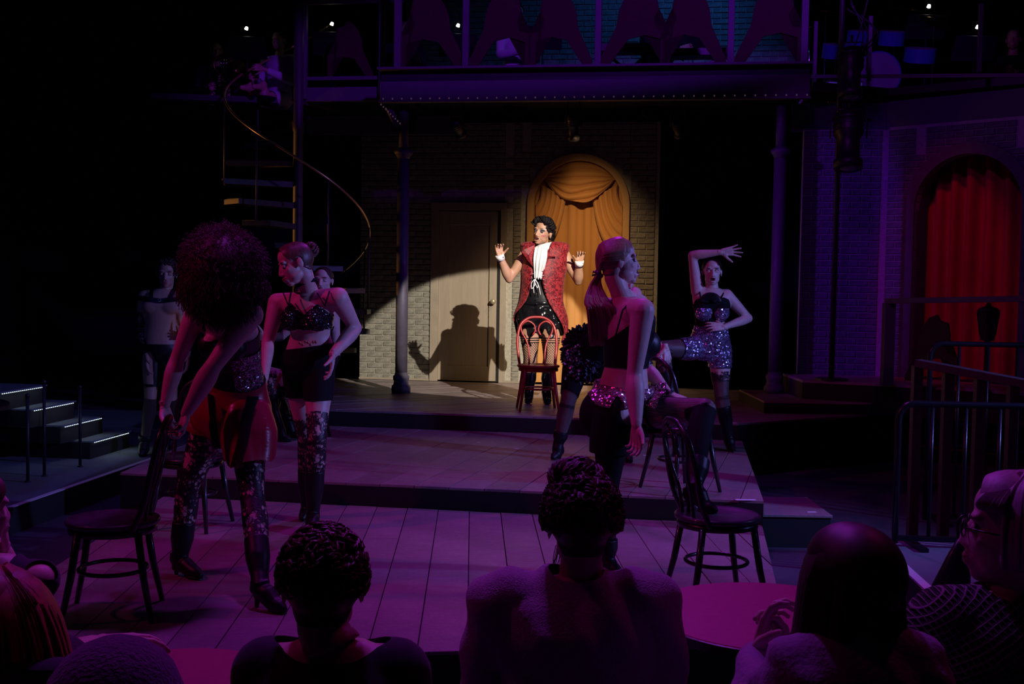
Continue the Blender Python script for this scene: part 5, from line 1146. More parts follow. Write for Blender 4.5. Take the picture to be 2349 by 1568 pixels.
M2.shell('black_vest', inter(M2.along(pel, che, -.1, .9, .25), neg(M2.along(shA, elA, -.2, 1, .07)), neg(M2.along(shB, elB, -.2, 1, .07))), .008, blk); M2.shell('trousers', inter(lambda V: J(470, 800, D).z-V[:, 2], neg(M2.along(wrB, wrB+Vector((0, 0, -.2)), -.3, 1.2, .06))), .009, blk)
boot(M2, anA, J(450, 1026, D-.1), anA.lerp(knA, .3), blks, floor=.15, heel_h=.03, heel=False); boot(M2, anB, J(504, 1026, D-.1), anB.lerp(knB, .3), blks, floor=.15, heel_h=.03, heel=False)
lt = thing('lighter', 'small lighter with a thin orange flame held up beside the curly haired dancer', 'lighter', tuple(J(421, 757, D-.33)))
MB().box((0, 0, -.02), (.024, .012, .055)).build('case', chrome, lt, bevel=.002); MB().lathe([(.001, 0), (.009, .012), (.011, .03), (.006, .06), (.001, .09)], (0, 0, .008), 12).build('flame', mat('flame', (1, .5, .1), .5, emit=(1, .42, .08), estr=1.8), lt, smooth=True)

# ---- E. seated dancer behind the lace bra dancer --------------------------
D = 9.8
E_ = Fig('person seated behind the lace bra dancer, only forehead, thigh and boots showing', J(690, 985, D), sk_fair)
pel = J(704, 872, D); che = J(736, 718, D-.05); E_.torso(pel, che, Vector((.5, .85, 0)), Vector((.7, .7, 0)).normalized(), k=.95, male=False); E_.bust_((-.7, -.7, 0), .055)
shA, shB = J(710, 714, D-.15), J(766, 714, D+.1); elA, wrA = J(645, 772, D-.15), J(606, 775, D-.2); elB, wrB = J(772, 815, D+.1), J(740, 860, D-.05)
E_.arm(shA, elA, wrA, .95); E_.arm(shB, elB, wrB, .95); hA, hB = J(692, 885, D-.1), J(700, 885, D+.1); knA, knB = J(608, 852, D-.2), J(620, 880, D+.1); anA, anB = J(632, 955, D-.2), J(660, 962, D+.05)
E_.leg(hA, knA, anA, 1.02, back=(1, 0, 0)); E_.leg(hB, knB, anB, 1.0, back=(1, 0, 0)); E_.hand(wrA, (-.8, -.1, .3), (0, -1, 0), 1, curl=(.3, .3, .3, .3)); E_.hand(wrB, (-.7, -.2, -.5), (0, 0, -1), -1)
E_.head(J(741, 645, D-.05), (-.1, -.99, 0), (0, 0, 1), neck=J(738, 706, D-.02), vox=.0045, k=1.02); E_.finish(.010); E_.hair_cap(hair_dk, .010); E_.eyes(.4); lips_brow(E_)
E_.shell('black_bodice', inter(E_.along(pel, che, -.3, .85, .26), neg(E_.along(shA, elA, -.2, 1, .065)), neg(E_.along(shB, elB, -.2, 1, .065))), .008, blk); E_.shell('mesh_glove', E_.along(elA, wrA, -.1, 1, .07), .004, fishf, bone=(elA, wrA)); E_.shell('satin_garter', E_.along(hA, knA, .60, .68, .12), .006, MATS['red_satin'])
for hp, kn, an in ((hA, knA, anA), (hB, knB, anB)): E_.shell('lace_stocking', E_.along(kn, an, .02, .55, .1), .0045, lacef, bone=(kn, an))
boot(E_, anA, J(668, 988, D-.22), anA.lerp(knA, .5), blks, floor=.15, heel_h=.07); boot(E_, anB, J(688, 985, D), anB.lerp(knB, .5), blks, floor=.15, heel_h=.07)

# ---- chairs -------------------------------------------------------------
chair((-1.765, 5.10, 0), math.radians(100), chairblack, 'black bentwood chair at front left under the curly haired dancer hands', seatm=seat_dark)
chair((.985, 5.42, 0), math.radians(-78), chairblack, 'black bentwood chair at front right with a boot on its seat', seatm=seat_dark)
chair((1.13, 7.62, .15), math.radians(-60), chairblack, 'black bentwood chair behind the ponytail dancer, held by a bent-over dancer')
chair((-1.80, 9.85, .15), math.radians(75), chairblack, 'black bentwood chair under the seated dancer behind the lace bra dancer')
chair((-1.93, 6.95, 0), math.radians(170), chairblack, 'black bentwood chair half hidden behind the curly haired dancer legs')

# ---- audience --------------------------------------------------------------
def sitter(label, shp, D, head_px, neck_px, sA, sB, skin, cloth, hairm, fwdv=(0, 1, 0), k=1., hk=1., hips=None, elA=None, elB=None, cap=True):
    base = Vector((J(neck_px[0], 1400, D).x, D, -.18)); fg = Fig(label, base, skin)
    che = (J(*sA, D)+J(*sB, D))/2; che = Vector((che.x, D, che.z)); pel = Vector((che.x, D-.08, che.z-.48)); lat = (J(*sB, D)-J(*sA, D)).normalized()
    fg.torso(pel, che, Vector((1, 0, 0)), lat, k=k, male=True); a, b = J(*sA, D), J(*sB, D)
    ea = elA or (a+Vector((-.06, .03, -.27))); eb = elB or (b+Vector((.06, .03, -.27)))
    fg.sh = (a, b); fg.el = (ea, eb); return fg, pel, che
wool = mat('grey_wool', (.48, .48, .54), .95, noise=.15, nscale=120, sheen=.4, bump=.6, bscale=220); navy = mat('navy_cloth', (.03, .03, .05), .9, sheen=.2); lilac = mat('lilac_cloth', (.34, .28, .42), .85, sheen=.3, bump=.3, bscale=90)
def seat_rest(fg, pel, knees_dir, sk, cl, z=-.18):
    "thighs, shins and shoes of a seated spectator"
    lat = knees_dir.cross(Vector((0, 0, 1)))
    for q in (-1, 1):
        h = pel+lat*(.09*q); kn = h+knees_dir*.42+Vector((0, 0, .02)); an = Vector((kn.x, kn.y, z+.09))+knees_dir*.02; fg.leg(h, kn, an, 1.0, back=-knees_dir); fg.limb([an, an+knees_dir*.06-Vector((0, 0, .04)), an+knees_dir*.17-Vector((0, 0, .055))], [.04, .042, .03])
# centre woman with the high bun
J1, pel, che = sitter('person, centre spectator seen from behind, high bun, pale fuzzy sweater', None, 2.9, None, (1335, 1330), (1150, 1385), (1488, 1385), sk_pale, wool, hair_dk, k=1.12)
a, b = J1.sh; J1.arm(a, a+Vector((-.05, .02, -.27)), a+Vector((.04, .22, -.36)), 1.25); J1.arm(b, b+Vector((.05, .02, -.27)), b+Vector((-.04, .22, -.36)), 1.25); seat_rest(J1, pel, Vector((0, 1, 0)), None, None)
J1.hand(a+Vector((.04, .22, -.36)), (.5, .8, 0), (0, 0, -1), 1); J1.hand(b+Vector((-.04, .22, -.36)), (-.5, .8, 0), (0, 0, -1), -1)
J1.head(J(1333, 1205, 2.92), (0, 1, -.03), (0, 0, 1), k=1.06, neck=J(1335, 1345, 2.9), vox=.006, nr=.058); J1.finish(.011)
J1.shell('sweater', lambda V: J(1335, 1326, 2.9).z-V[:, 2]+.35*np.maximum(0, np.abs(V[:, 0]-che.x)-.04)*1.0-0*V[:, 0], lambda P: .022+.006*np.sin(P[:, 0]*60+P[:, 2]*35), wool); curls(J1, hair_dk, 420, 11, rad=.013, out_=.026)
r = random.Random(12); bn = J(1324, 1098, 2.92); ls = []; lw = []
for i in range(200): d = Vector((r.gauss(0, 1), r.gauss(0, 1), r.gauss(0, 1))).normalized(); e = d.orthogonal(); ls.append([bn+Vector((d.x*.056, d.y*.05, d.z*.044)), bn+Vector((d.x*.068, d.y*.06, d.z*.05))+e*.01, bn+Vector((d.x*.072, d.y*.06, d.z*.05))-e*.015, bn+Vector((d.x*.062, d.y*.055, d.z*.05))-e*.02])
for i in range(18):       # loose wisps at the nape
    s_ = r.choice((-1, 1)); p = J(1333+s_*r.uniform(42, 60), 1250, 2.93); lw.append([p, p+Vector((s_*.006, 0, -.03)), p+Vector((s_*r.uniform(-.01, .03), 0, -.07)), p+Vector((s_*r.uniform(-.02, .03), .0, -r.uniform(.08, .12)))])
J1.part('hair', MB().ell(bn, (.066, .06, .052)), hair_dk); J1.part('hair', strands(ls, .007, 5), hair_dk)['kind'] = 'stuff'; J1.part('hair_wisps', strands(lw, .0014, 4), hair_dk)['kind'] = 'stuff'
# short-haired spectator left of centre
I1, pel, che = sitter('person, short-haired spectator in dark top seen from behind, left of centre', None, 2.4, None, (762, 1480), (615, 1545), (905, 1548), sk_pale, navy, hair_br, k=1.08)
a, b = I1.sh; I1.arm(a, a+Vector((-.04, .05, -.27)), a+Vector((.06, .25, -.34)), 1.2); I1.arm(b, b+Vector((.04, .05, -.27)), b+Vector((-.06, .25, -.34)), 1.2); seat_rest(I1, pel, Vector((0, 1, 0)), None, None); I1.hand(a+Vector((.06, .25, -.34)), (.5, .8, 0), (0, 0, -1), 1); I1.hand(b+Vector((-.06, .25, -.34)), (-.5, .8, 0), (0, 0, -1), -1)
I1.head(J(742, 1345, 2.42), (-.1, 1, .0), (0, 0, 1), k=1.06, neck=J(764, 1490, 2.38), vox=.006, nr=.058); I1.finish(.011)
I1.shell('dark_top', lambda V: J(764, 1500, 2.4).z-V[:, 2]+.3*np.maximum(0, np.abs(V[:, 0]-che.x)-.05), .014, navy); curls(I1, hair_br, 330, 15, rad=.009, out_=.018)
# long-haired spectator at right with clasped hands
K1, pel, che = sitter('person, long dark hair, lilac sweater, hands clasped over the right table', None, 2.3, None, (1960, 1480), (1835, 1530), (2100, 1520), sk_fair, lilac, hair_dk, k=1.02)
a, b = K1.sh; e1, w1 = J(1728, 1640, 2.42), J(1738, 1500, 2.62); e2, w2 = J(1900, 1660, 2.62), J(1805, 1505, 2.66)
K1.arm(a, e1, w1, 1.05, 1.1); K1.arm(b, e2, w2, 1.0); seat_rest(K1, pel, Vector((-.2, 1, 0)).normalized(), None, None)
K1.hand(w1, (.25, .1, 1), (.9, -.35, .1), -1, curl=(.55, .65, .75, .8), sp=.08, k=1.0, tcurl=.5); K1.hand(w2, (-.28, -.05, 1), (-.9, -.2, -.1), 1, curl=(.75, .8, .85, .9), sp=.06, k=.95)
K1.head(J(1952, 1345, 2.34), (-.35, .93, 0), (0, 0, 1), k=1.06, neck=J(1962, 1480, 2.3), vox=.006); K1.finish(.010)
K1.shell('sweater', union(K1.along(pel, che, -.6, 1.14, .4), K1.along(a, e1, -.4, 1.1, .14), K1.along(e1, w1, -.1, .45, .09), K1.along(e2, w2, -.1, .6, .09)), lambda P: .014+.005*np.sin(P[:, 0]*70+P[:, 2]*50), lilac); K1.hair_cap(hair_dk, .014)
r = random.Random(31); ls = []
for i in range(900):
    ph = r.uniform(-2.25, 2.25)+PI; ph2 = ph; x = math.sin(ph2); y = -math.cos(ph2)*-1
    c_ = Vector(K1.hc); side_ = Vector((math.sin(ph), math.cos(ph), 0)); top = c_+Vector((side_.x*.03, side_.y*.03, .118)); m1 = c_+Vector((side_.x*.09, side_.y*.10, .05)); m2 = c_+Vector((side_.x*.112, side_.y*.105, -.10)); wv_ = r.uniform(-.012, .012); m3 = c_+Vector((side_.x*(.140+.02*r.random())+wv_, side_.y*.11-.02, -.24)); m4 = m3+Vector((side_.x*.02-wv_*2, -.01, -r.uniform(.10, .22))); ls.append([Vector(q) for q in spline([tuple(top), tuple(m1), tuple(m2), tuple(m3), tuple(m4)], 4)])
K1.part('hair', strands(ls, .0052, 4, False), hair_dk)
# grey-haired spectator with glasses at the right edge
L1, pel, che = sitter('person, grey-haired spectator with glasses and woven jacket at right edge', None, 2.55, None, (2330, 1350), (2170, 1440), (2490, 1430), sk_fair, navy, None, k=1.1)
a, b = L1.sh; L1.arm(a, a+Vector((-.08, .08, -.26)), a+Vector((.04, .30, -.30)), 1.3); L1.arm(b, b+Vector((.05, .05, -.27)), b+Vector((-.05, .25, -.3)), 1.2); seat_rest(L1, pel, Vector((-.2, 1, 0)).normalized(), None, None); L1.hand(a+Vector((.04, .30, -.30)), (.5, .8, 0), (0, 0, -1), 1); L1.hand(b+Vector((-.05, .25, -.3)), (-.5, .8, 0), (0, 0, -1), -1)
L1.head(J(2330, 1222, 2.55), (-.85, .52, 0), (0, 0, 1), k=1.12, neck=J(2335, 1370, 2.55), vox=.006, nr=.06); L1.finish(.011)
def tweed():
    m, nt, b = _nodes('woven_tweed'); L = nt.links; tc = N(nt, 'ShaderNodeTexCoord'); out = []
    mp = N(nt, 'ShaderNodeMapping'); mp.inputs['Rotation'].default_value = (0, .6, 0); L.new(tc.outputs['Object'], mp.inputs[0])
    for ax in ('X', 'Z'):
        wv = N(nt, 'ShaderNodeTexWave', bands_direction=ax); wv.inputs['Scale'].default_value = 24; wv.inputs['Distortion'].default_value = 1.5; wv.inputs['Detail'].default_value = 1; L.new(mp.outputs[0], wv.inputs['Vector']); out.append(wv.outputs[0])
    mx = N(nt, 'ShaderNodeMath', operation='MAXIMUM'); L.new(out[0], mx.inputs[0]); L.new(out[1], mx.inputs[1]); cr = N(nt, 'ShaderNodeValToRGB'); e = cr.color_ramp.elements; e[0].position = .86; e[0].color = (.012, .012, .014, 1); e[1].position = .93; e[1].color = (.30, .28, .32, 1); L.new(mx.outputs[0], cr.inputs[0]); L.new(cr.outputs[0], b.inputs['Base Color']); b.inputs['Roughness'].default_value = .9
    bp = N(nt, 'ShaderNodeBump'); bp.inputs['Distance'].default_value = .01; L.new(mx.outputs[0], bp.inputs['Height']); L.new(bp.outputs[0], b.inputs['Normal']); MATS['woven_tweed'] = m; return m
L1.shell('jacket', lambda V: J(2330, 1372, 2.55).z-V[:, 2]+.35*np.maximum(0, np.abs(V[:, 0]-che.x)-.05), .024, tweed())
grey = mat('grey_hair', (.42, .38, .40), .5, noise=.2, nscale=90, stretch=(1, 1, .2)); L1.hair_cap(grey, .016); r = random.Random(41); ls = []
for i in range(420):
    ph = r.uniform(0, 2*PI); s_ = (math.sin(ph), math.cos(ph)); lo = -.055 if s_[1] < .25 else .055
    if s_[1] > .75: continue
    ls.append([Vector(q) for q in spline([tuple(L1.H(s_[0]*.02, s_[1]*.02-.02, .122)), tuple(L1.H(s_[0]*.075, s_[1]*.085-.018, .085)), tuple(L1.H(s_[0]*.098, s_[1]*.108-.018, .02 if lo < 0 else .065)), tuple(L1.H(s_[0]*.092, s_[1]*.105-.018, lo))], 4)])
L1.part('hair', strands(ls, .008, 4, False), grey); gm = mat('glasses_frame', (.02, .02, .02), .25); gl = MB()
for q in (-1, 1): gl.tube([L1.H(q*.033+.024*math.cos(t), .092, .006+.018*math.sin(t)) for t in np.linspace(0, 2*PI, 21)[:-1]], .0022, n=6, closed=True); gl.tube([L1.H(q*.057, .090, .010), L1.H(q*.082, .04, .010), L1.H(q*.084, -.02, .004)], .0024, n=6)
gl.tube([L1.H(-.010, .094, .010), L1.H(.010, .094, .010)], .0022, n=6); L1.part('glasses', gl, gm); lips_brow(L1); L1.eyes()
# red-haired spectator bottom left with an arm on the table
N1, pel, che = sitter('person, reddish long-haired spectator at bottom left with one arm on the left table', None, 2.15, None, (10, 1530), (-120, 1600), (110, 1590), sk_fair, navy, None, k=1.0)
a, b = N1.sh; e2, w2 = J(190, 1580, 2.3), J(195, 1478, 2.55); e2 = J(120, 1530, 2.25); w2 = J(212, 1478, 2.45); N1.arm(a, a+Vector((-.05, .05, -.27)), a+Vector((.05, .25, -.3)), 1.1); N1.arm(b, e2, w2, 1.0); seat_rest(N1, pel, Vector((0, 1, 0)), None, None)
N1.hand(w2, (1, .35, -.02), (.1, .1, -1), 1, curl=(.30, .32, .34, .36), sp=.10, k=.98, tcurl=.2); N1.hand(a+Vector((.05, .25, -.3)), (.5, .8, 0), (0, 0, -1), 1)
N1.head(J(-12, 1445, 2.2), (.3, .95, 0), (0, 0, 1), k=1.0, neck=J(5, 1560, 2.15), vox=.006); N1.finish(.011); redh = mat('auburn_hair', (.30, .06, .03), .5, noise=.35, nscale=70, stretch=(1, 1, .1)); N1.hair_cap(redh, .014)
N1.shell('dark_top', union(N1.along(pel, che, -.6, 1.02, .4), N1.along(b, e2, -.2, 1.1, .1), N1.along(e2, w2, -.1, .3, .08)), .014, navy); r = random.Random(51); ls = []
for i in range(520):
    ph = r.uniform(0, 2*PI); sx, sy = math.sin(ph), math.cos(ph)
    if sy > .7: continue
    c_ = Vector(N1.hc); w_ = r.uniform(.9, 1.1); ls.append([Vector(q) for q in spline([tuple(c_+Vector((sx*.02, sy*.02, .125))), tuple(c_+Vector((sx*.095, sy*.10, .06))), tuple(c_+Vector((sx*.125*w_, sy*.115, -.05))), tuple(c_+Vector((sx*.140*w_, sy*.12, -.18))), tuple(c_+Vector((sx*.150*w_, sy*.12, -.30)))], 4)])
N1.part('hair', strands(ls, .0075, 4, False), redh)
# dark rounded shoulder/head very near at bottom left
Q1, pel, che = sitter('person, nearest dark head at the bottom edge in front of the left table', None, 1.55, None, (262, 1700), (120, 1790), (430, 1790), sk_mid, navy, None, k=.8)
Q1.head(J(266, 1665, 1.55), (0, 1, 0), (0, 0, 1), k=.62, neck=J(262, 1760, 1.55), vox=.007); Q1.finish(.012); Q1.hair_cap(hair_dk, .020, low=-.09); Q1.shell('dark_top', lambda V: J(262, 1760, 1.55).z-V[:, 2]+.0*V[:, 0], .012, navy); Q1.part('knit_hat', MB().ell(Q1.H(0, -.015, .045), (.094, .108, .098)), mat('plum_knit', (.16, .05, .22), .95, bump=.6, bscale=160, sheen=.4))
# edge spectator at far left
O1, pel, che = sitter('person, pink-lit spectator cut by the left edge, resting chin on hand', None, 3.5, None, (-25, 1260), (-130, 1320), (90, 1330), sk_fair, navy, None, k=.95)
a, b = O1.sh; O1.arm(b, J(60, 1390, 3.6), J(12, 1260, 3.62), .95); O1.arm(a, a+Vector((-.05, .05, -.27)), a+Vector((.05, .25, -.3)), 1.0); seat_rest(O1, pel, Vector((.2, 1, 0)).normalized(), None, None); O1.hand(J(12, 1260, 3.62), (-.1, 0, 1), (-.8, -.3, 0), -1, curl=(.9, .9, .9, .9), k=.95); O1.hand(a+Vector((.05, .25, -.3)), (.5, .8, 0), (0, 0, -1), 1)
O1.head(J(-52, 1175, 3.5), (.6, .8, 0), (0, 0, 1), neck=J(-28, 1270, 3.5), vox=.007); O1.finish(.012); O1.hair_cap(hair_br, .014); O1.shell('dark_top', union(O1.along(pel, che, -.6, 1.0, .4), O1.along(b, J(60, 1390, 3.6), -.2, 1.1, .1)), .012, navy)
# ------------------------------------------------------------------ cafe tables in the house
table_top = mat('table_laminate', (.40, .05, .14), .45, noise=.06, nscale=40); table_edge = mat('table_edge', (.015, .01, .014), .4)
def cafe_table(c, r, ztop, label, floor=-.18):
    t = thing('cafe_table', label, 'table', (c[0], c[1], floor), 0, 'round cafe tables'); h = ztop-floor
    MB().lathe([(.001, h-.028), (r, h-.028), (r, h-.004), (r-.004, h-.002), (.001, h-.002)], n=64).build('table_edge', table_edge, t, smooth=False)
    MB().lathe([(.001, h-.002), (r-.006, h-.002), (r-.008, h), (.001, h)], n=64).build('tabletop', table_top, t)
    MB().lathe([(.030, .03), (.030, h-.06), (.09, h-.03), (.09, h-.028)], n=20).build('pedestal', blackp, t, smooth=True)
    MB().lathe([(.24, 0), (.24, .012), (.20, .025), (.05, .045), (.03, .06)], n=36).build('base', blackp, t, smooth=True)
    return t
cafe_table((J(1800, 1430, 3.22).x-.03, 3.24), .355, .575, 'round plum-topped cafe table at right in front of the clasped hands')
cafe_table((J(392, 1560, 2.62).x, 2.66), .25, .56, 'round plum-topped cafe table at bottom left under a resting hand')
lt_ = cafe_table((-4.05, 7.75), .62, .62, 'large dark round table on the left carpet platform before the lit steps', 0.); lt_['label'] = 'large dark round table on the left carpet platform before the lit steps'
for o in lt_.children:
    if o.name.startswith('tabletop'): o.data.materials[0] = mat('dark_red_laminate', (.035, .008, .012), .5)
for x, y, zt, lb in ((G(64, 1105, 0).x, G(64, 1105, 0).y, .62, 'leftmost dark stanchion post standing on the left carpet platform'), (G(102, 1092, 0).x, G(102, 1092, 0).y, .70, 'middle dark stanchion post standing on the left carpet platform'), (G(184, 1070, 0).x, G(184, 1070, 0).y, .62, 'stanchion post nearest the stage on the left carpet platform')):
    t = thing('stanchion', lb, 'post', (x, y, 0)); MB().lathe([(.012, 0), (.012, zt)], n=12).build('pole', blackp, t, smooth=True); MB().lathe([(.022, 0), (.022, .01), (.012, .014)], n=16).build('foot', blackp, t); MB().lathe([(.016, zt), (.016, zt+.02), (.004, zt+.03)], n=12).build('cap', blackp, t, smooth=True)
# ------------------------------------------------------------------ house chairs under the spectators
def house_chair(c, z, label, back=.82, w_=.40):
    t = thing('house_chair', label, 'chair', (c[0], c[1], z), 0, 'black house chairs'); sz = .40
    MB().box((0, 0, sz), (w_, .40, .035)).build('seat', blackp, t, bevel=.012)
    for sx in (-1, 1):
        for sy in (-1, 1): MB().tube([(sx*w_*.45, sy*.18, 0), (sx*w_*.43, sy*.17, sz-.01)], .011, n=8).build('leg', steel, t, smooth=True)
    hp = spline([(-w_*.45, -.19, sz), (-w_*.48, -.23, sz+.25), (-w_*.40, -.26, back-.04), (0, -.27, back), (w_*.40, -.26, back-.04), (w_*.48, -.23, sz+.25), (w_*.45, -.19, sz)], 6); MB().tube(hp, .012, n=8).build('back_frame', steel, t, smooth=True)
    MB().sheet([[(x*w_*.42, -.255+.02*(1-z_), sz+.12+(back-sz-.16)*z_) for x in np.linspace(-1, 1, 9)] for z_ in np.linspace(0, 1, 6)]).build('backrest', blackp, t, smooth=True, solid=.012)
    return t
hc1 = house_chair((.17, 2.72), -.18, 'studded black chair under the centre spectator with the bun', .80, .46)
for k in range(3): MB().ell(((-.09, -.01, .15)[k], -.285, .80-.018*abs((-.09, -.01, .15)[k])*5), (.005, .004, .005), nu=10, nv=8).build('stud', chrome, hc1, smooth=True)
house_chair((-.37, 2.24), -.18, 'black chair under the short-haired spectator', .70); house_chair((.72, 2.14), -.18, 'black chair under the long dark haired spectator at right', .70)
house_chair((1.14, 2.4), -.18, 'black chair under the grey-haired spectator', .72); house_chair((-.93, 1.99), -.18, 'black chair under the auburn-haired spectator', .70); house_chair((-1.6, 3.36), -.18, 'black chair under the spectator at far left edge', .72)
house_chair((-.55, 1.40), -.18, 'black chair under the nearest dark head in knit hat', .66)
# handbag beside the grey-haired spectator
p = J(2185, 1318, 3.0); t = thing('handbag', 'dark leather bag standing on the right platform beside the grey-haired spectator', 'bag', (G(2180, 1400, 0).x, G(2180, 1400, 0).y, 0))
bx, by = t.location.x, t.location.y; MB().loft([(Vector((0, 0, 0)), Vector((.10, 0, 0)), Vector((0, .06, 0))), (Vector((.0, 0, .12)), Vector((.09, 0, 0)), Vector((0, .05, 0))), (Vector((.03, 0, .26)), Vector((.055, 0, 0)), Vector((0, .03, 0))), (Vector((.055, 0, .37)), Vector((.02, 0, 0)), Vector((0, .012, 0)))]).build('bag_body', mat('black_leather', (.015, .013, .02), .3), t, smooth=True)
MB().tube([Vector(q) for q in spline([(.03, 0, .30), (.02, 0, .42), (.06, 0, .45), (.09, 0, .40), (.08, 0, .30)], 5)], .008, n=8).build('handle', MATS['black_leather'], t, smooth=True)
# ------------------------------------------------------------------ barriers, rails, lantern at right
def barrier(p0, p1, h, label, n=8, z=0.):
    a, b = Vector(p0), Vector(p1); t = thing('crowd_barrier', label, 'barrier', (a.x, a.y, z), 0, 'black steel barriers'); L = (b-a); L.z = 0; l = L.length; u = L/l; r = .09
    P = lambda s, zz_: u*s+Vector((0, 0, zz_)); pts = [P(0, .02)]+[P(0, h-r)]+[P(r-r*math.cos(q), h-r+r*math.sin(q)) for q in np.linspace(0, PI/2, 6)[1:]]+[P(l-r, h)]+[P(l-r+r*math.sin(q), h-r+r*math.cos(q)) for q in np.linspace(0, PI/2, 6)[1:]]+[P(l, .02)]
    MB().tube(pts, .019, n=10).build('frame', steel_b, t, smooth=True); MB().bar(P(0, .05), P(l, .05), (.03, .03)).build('bottom_rail', steel_b, t)
    for k in range(1, n): MB().tube([P(l*k/n, .05), P(l*k/n, h)], .012, n=8).build('bar', steel_b, t, smooth=True)
    for s in (.12, l-.12): MB().box(tuple(P(s, .012)), (.05, .30, .02)).build('foot', steel_b, t)
    return t
steel_b = mat('black_steel', (.02, .02, .026), .3, metal=.4)
barrier(G(2052, 1252, 0), tuple(G(2052, 1252, 0)+Vector((1.9, -.15, 0))), .84, 'black steel barrier with rounded corner standing on the right platform', 10)
pb_ = G(2110, 1130, -.18); q_ = J(2135, 787, 8.3); barrier((q_.x, 8.3, 0), (q_.x+2.0, 8.1, 0), q_.z+.18, 'black steel barrier farther back beyond the wooden handrail', 10, -.18)
a, b = J(2105, 832, 7.6), J(2420, 892, 7.0); t = thing('handrail_fence', 'timber handrail on posts sloping down to the right edge', 'railing', (a.x, a.y, -.18)); o_ = Vector((a.x, a.y, -.18))
MB().bar(a-o_, b-o_, (.10, .05)).build('handrail', mat('dark_timber', (.05, .035, .045), .55, noise=.3, nscale=30), t, bevel=.004)
for k in range(5): p = a.lerp(b, k/4.2)-o_; MB().bar((p.x, p.y, 0), (p.x, p.y, p.z-.02), (.06, .06)).build('post', MATS['dark_timber'], t)
# railing on the side platform with cut-out dancer and lantern
vr = 11.0; a, b = J(2040, 690, 10.9), J(2400, 684, 9.4); rl = thing('side_railing', 'dark railing with cut-out dancer panel on the side platform before the red curtain', 'railing', (a.x, a.y, .60)); o_ = Vector((a.x, a.y, .60)); dirr = (b-a); dirr.z = 0; dl_ = dirr.length; dirr.normalize()
MB().bar(Vector((-.02, 0, a.z-.60)), dirr*dl_+Vector((0, 0, b.z-.60)), (.07, .05)).build('top_rail', bal_m, rl, bevel=.003); MB().bar((0, 0, 0), (0, 0, a.z-.62), (.10, .10)).build('post', bal_m, rl, bevel=.004); e_ = dirr*dl_*.98; MB().bar((e_.x, e_.y, 0), (e_.x, e_.y, b.z-.62), (.09, .09)).build('post', bal_m, rl, bevel=.004)
cp = cutout(rl, .52, 0, .06, .48, .62, mat('cutout_dark', (.03, .008, .012), .8)); cp.rotation_euler = (0, 0, math.atan2(dirr.y, dirr.x))
lp_ = J(2262, 860, 10.0); t = thing('street_lantern', 'dark street lantern silhouette on a post in front of the red curtain', 'lantern', (lp_.x, lp_.y, .60)); z0 = J(2262, 770, 10.0).z-.60; z1 = J(2262, 716, 10.0).z-.60; z2 = J(2262, 702, 10.0).z-.60
MB().lathe([(.05, 0), (.05, .03), (.022, .06), (.022, z0-.05), (.04, z0-.03)], n=16).build('lamp_post', black, t, smooth=True); MB().lathe([(.060, z0-.04), (.068, z0), (.095, z1), (.100, z1+.01)], n=6).build('lamp_body', mat('dark_lamp_glass', (.02, .015, .015), .25), t); MB().lathe([(.105, z1+.01), (.08, z1+.035), (.03, z2), (.012, z2+.03), (.001, z2+.035)], n=6).build('lamp_cap', black, t)
for k in range(6): q = 2*PI*k/6; MB().bar((.066*math.cos(q), .066*math.sin(q), z0), (.098*math.cos(q), .098*math.sin(q), z1), (.008, .008)).build('glazing_bar', black, t)
# ------------------------------------------------------------------ stage lanterns
def fixture(p, aim, label, s=1., lit=None, yoke_up=.20):
    t = thing('stage_lamp', label, 'stage lamp', tuple(p), 0, 'hanging stage lamps'); R = (Vector(aim)-Vector(p)).to_track_quat('Z', 'Y').to_matrix(); ax = R @ Vector((0, 0, 1))
    MB().lathe([(.04*s, -.14*s), (.065*s, -.12*s), (.07*s, -.02*s), (.055*s, .0), (.055*s, .10*s), (.068*s, .11*s), (.068*s, .15*s), (.060*s, .15*s)], axis=ax, n=24).build('housing', blackp, t, smooth=True)
    MB().lathe([(.058*s, .138*s), (.055*s, .146*s), (.03*s, .152*s), (.001, .154*s)], axis=ax, n=24).build('lens', mat('lens_glass', (.25, .25, .25), .05, metal=.2) if not lit else mat('lens_lit', (1, .8, .4), .3, emit=(1, .72, .30), estr=lit), t, smooth=True)
    for k in range(3): MB().lathe([(.073*s, -.10*s+k*.03*s), (.073*s, -.092*s+k*.03*s)], axis=ax, n=24).build('cooling_fin', blackp, t)
    sd = Vector((ax.y, -ax.x, 0)); sd = sd.normalized() if sd.length > .01 else Vector((1, 0, 0)); y = [sd*.085*s, sd*.085*s+Vector((0, 0, .08*s)), Vector((0, 0, yoke_up*.8))+sd*.06*s, Vector((0, 0, yoke_up*.8))-sd*.06*s, -sd*.085*s+Vector((0, 0, .08*s)), -sd*.085*s]
    MB().tube(y, .008, n=8).tube([Vector((0, 0, yoke_up*.8)), Vector((0, 0, yoke_up))], .014, n=8).build('yoke', blackp, t, smooth=True); return t
f0 = S(PV(1315, 300, 12.45)[0], 12.45, 0); fz_ = PV(1315, 290, 12.45)[1]
fixture((f0.x, f0.y, fz_), (f0.x+.05, f0.y+.35, fz_-.6), 'stage lamp under the balcony above the arch, lens glowing warm', 1., lit=2.2, yoke_up=3.53-fz_)
for px, lb in ((1050, 'unlit stage lamp under the balcony left of the arch'), (1556, 'unlit stage lamp under the balcony right of the arch')):
    u_, z_ = PV(px, 292, 12.45); fixture(S(u_, 12.45, z_), S(u_+.1, 13.2, z_-.35), lb, .95, yoke_up=3.53-z_)
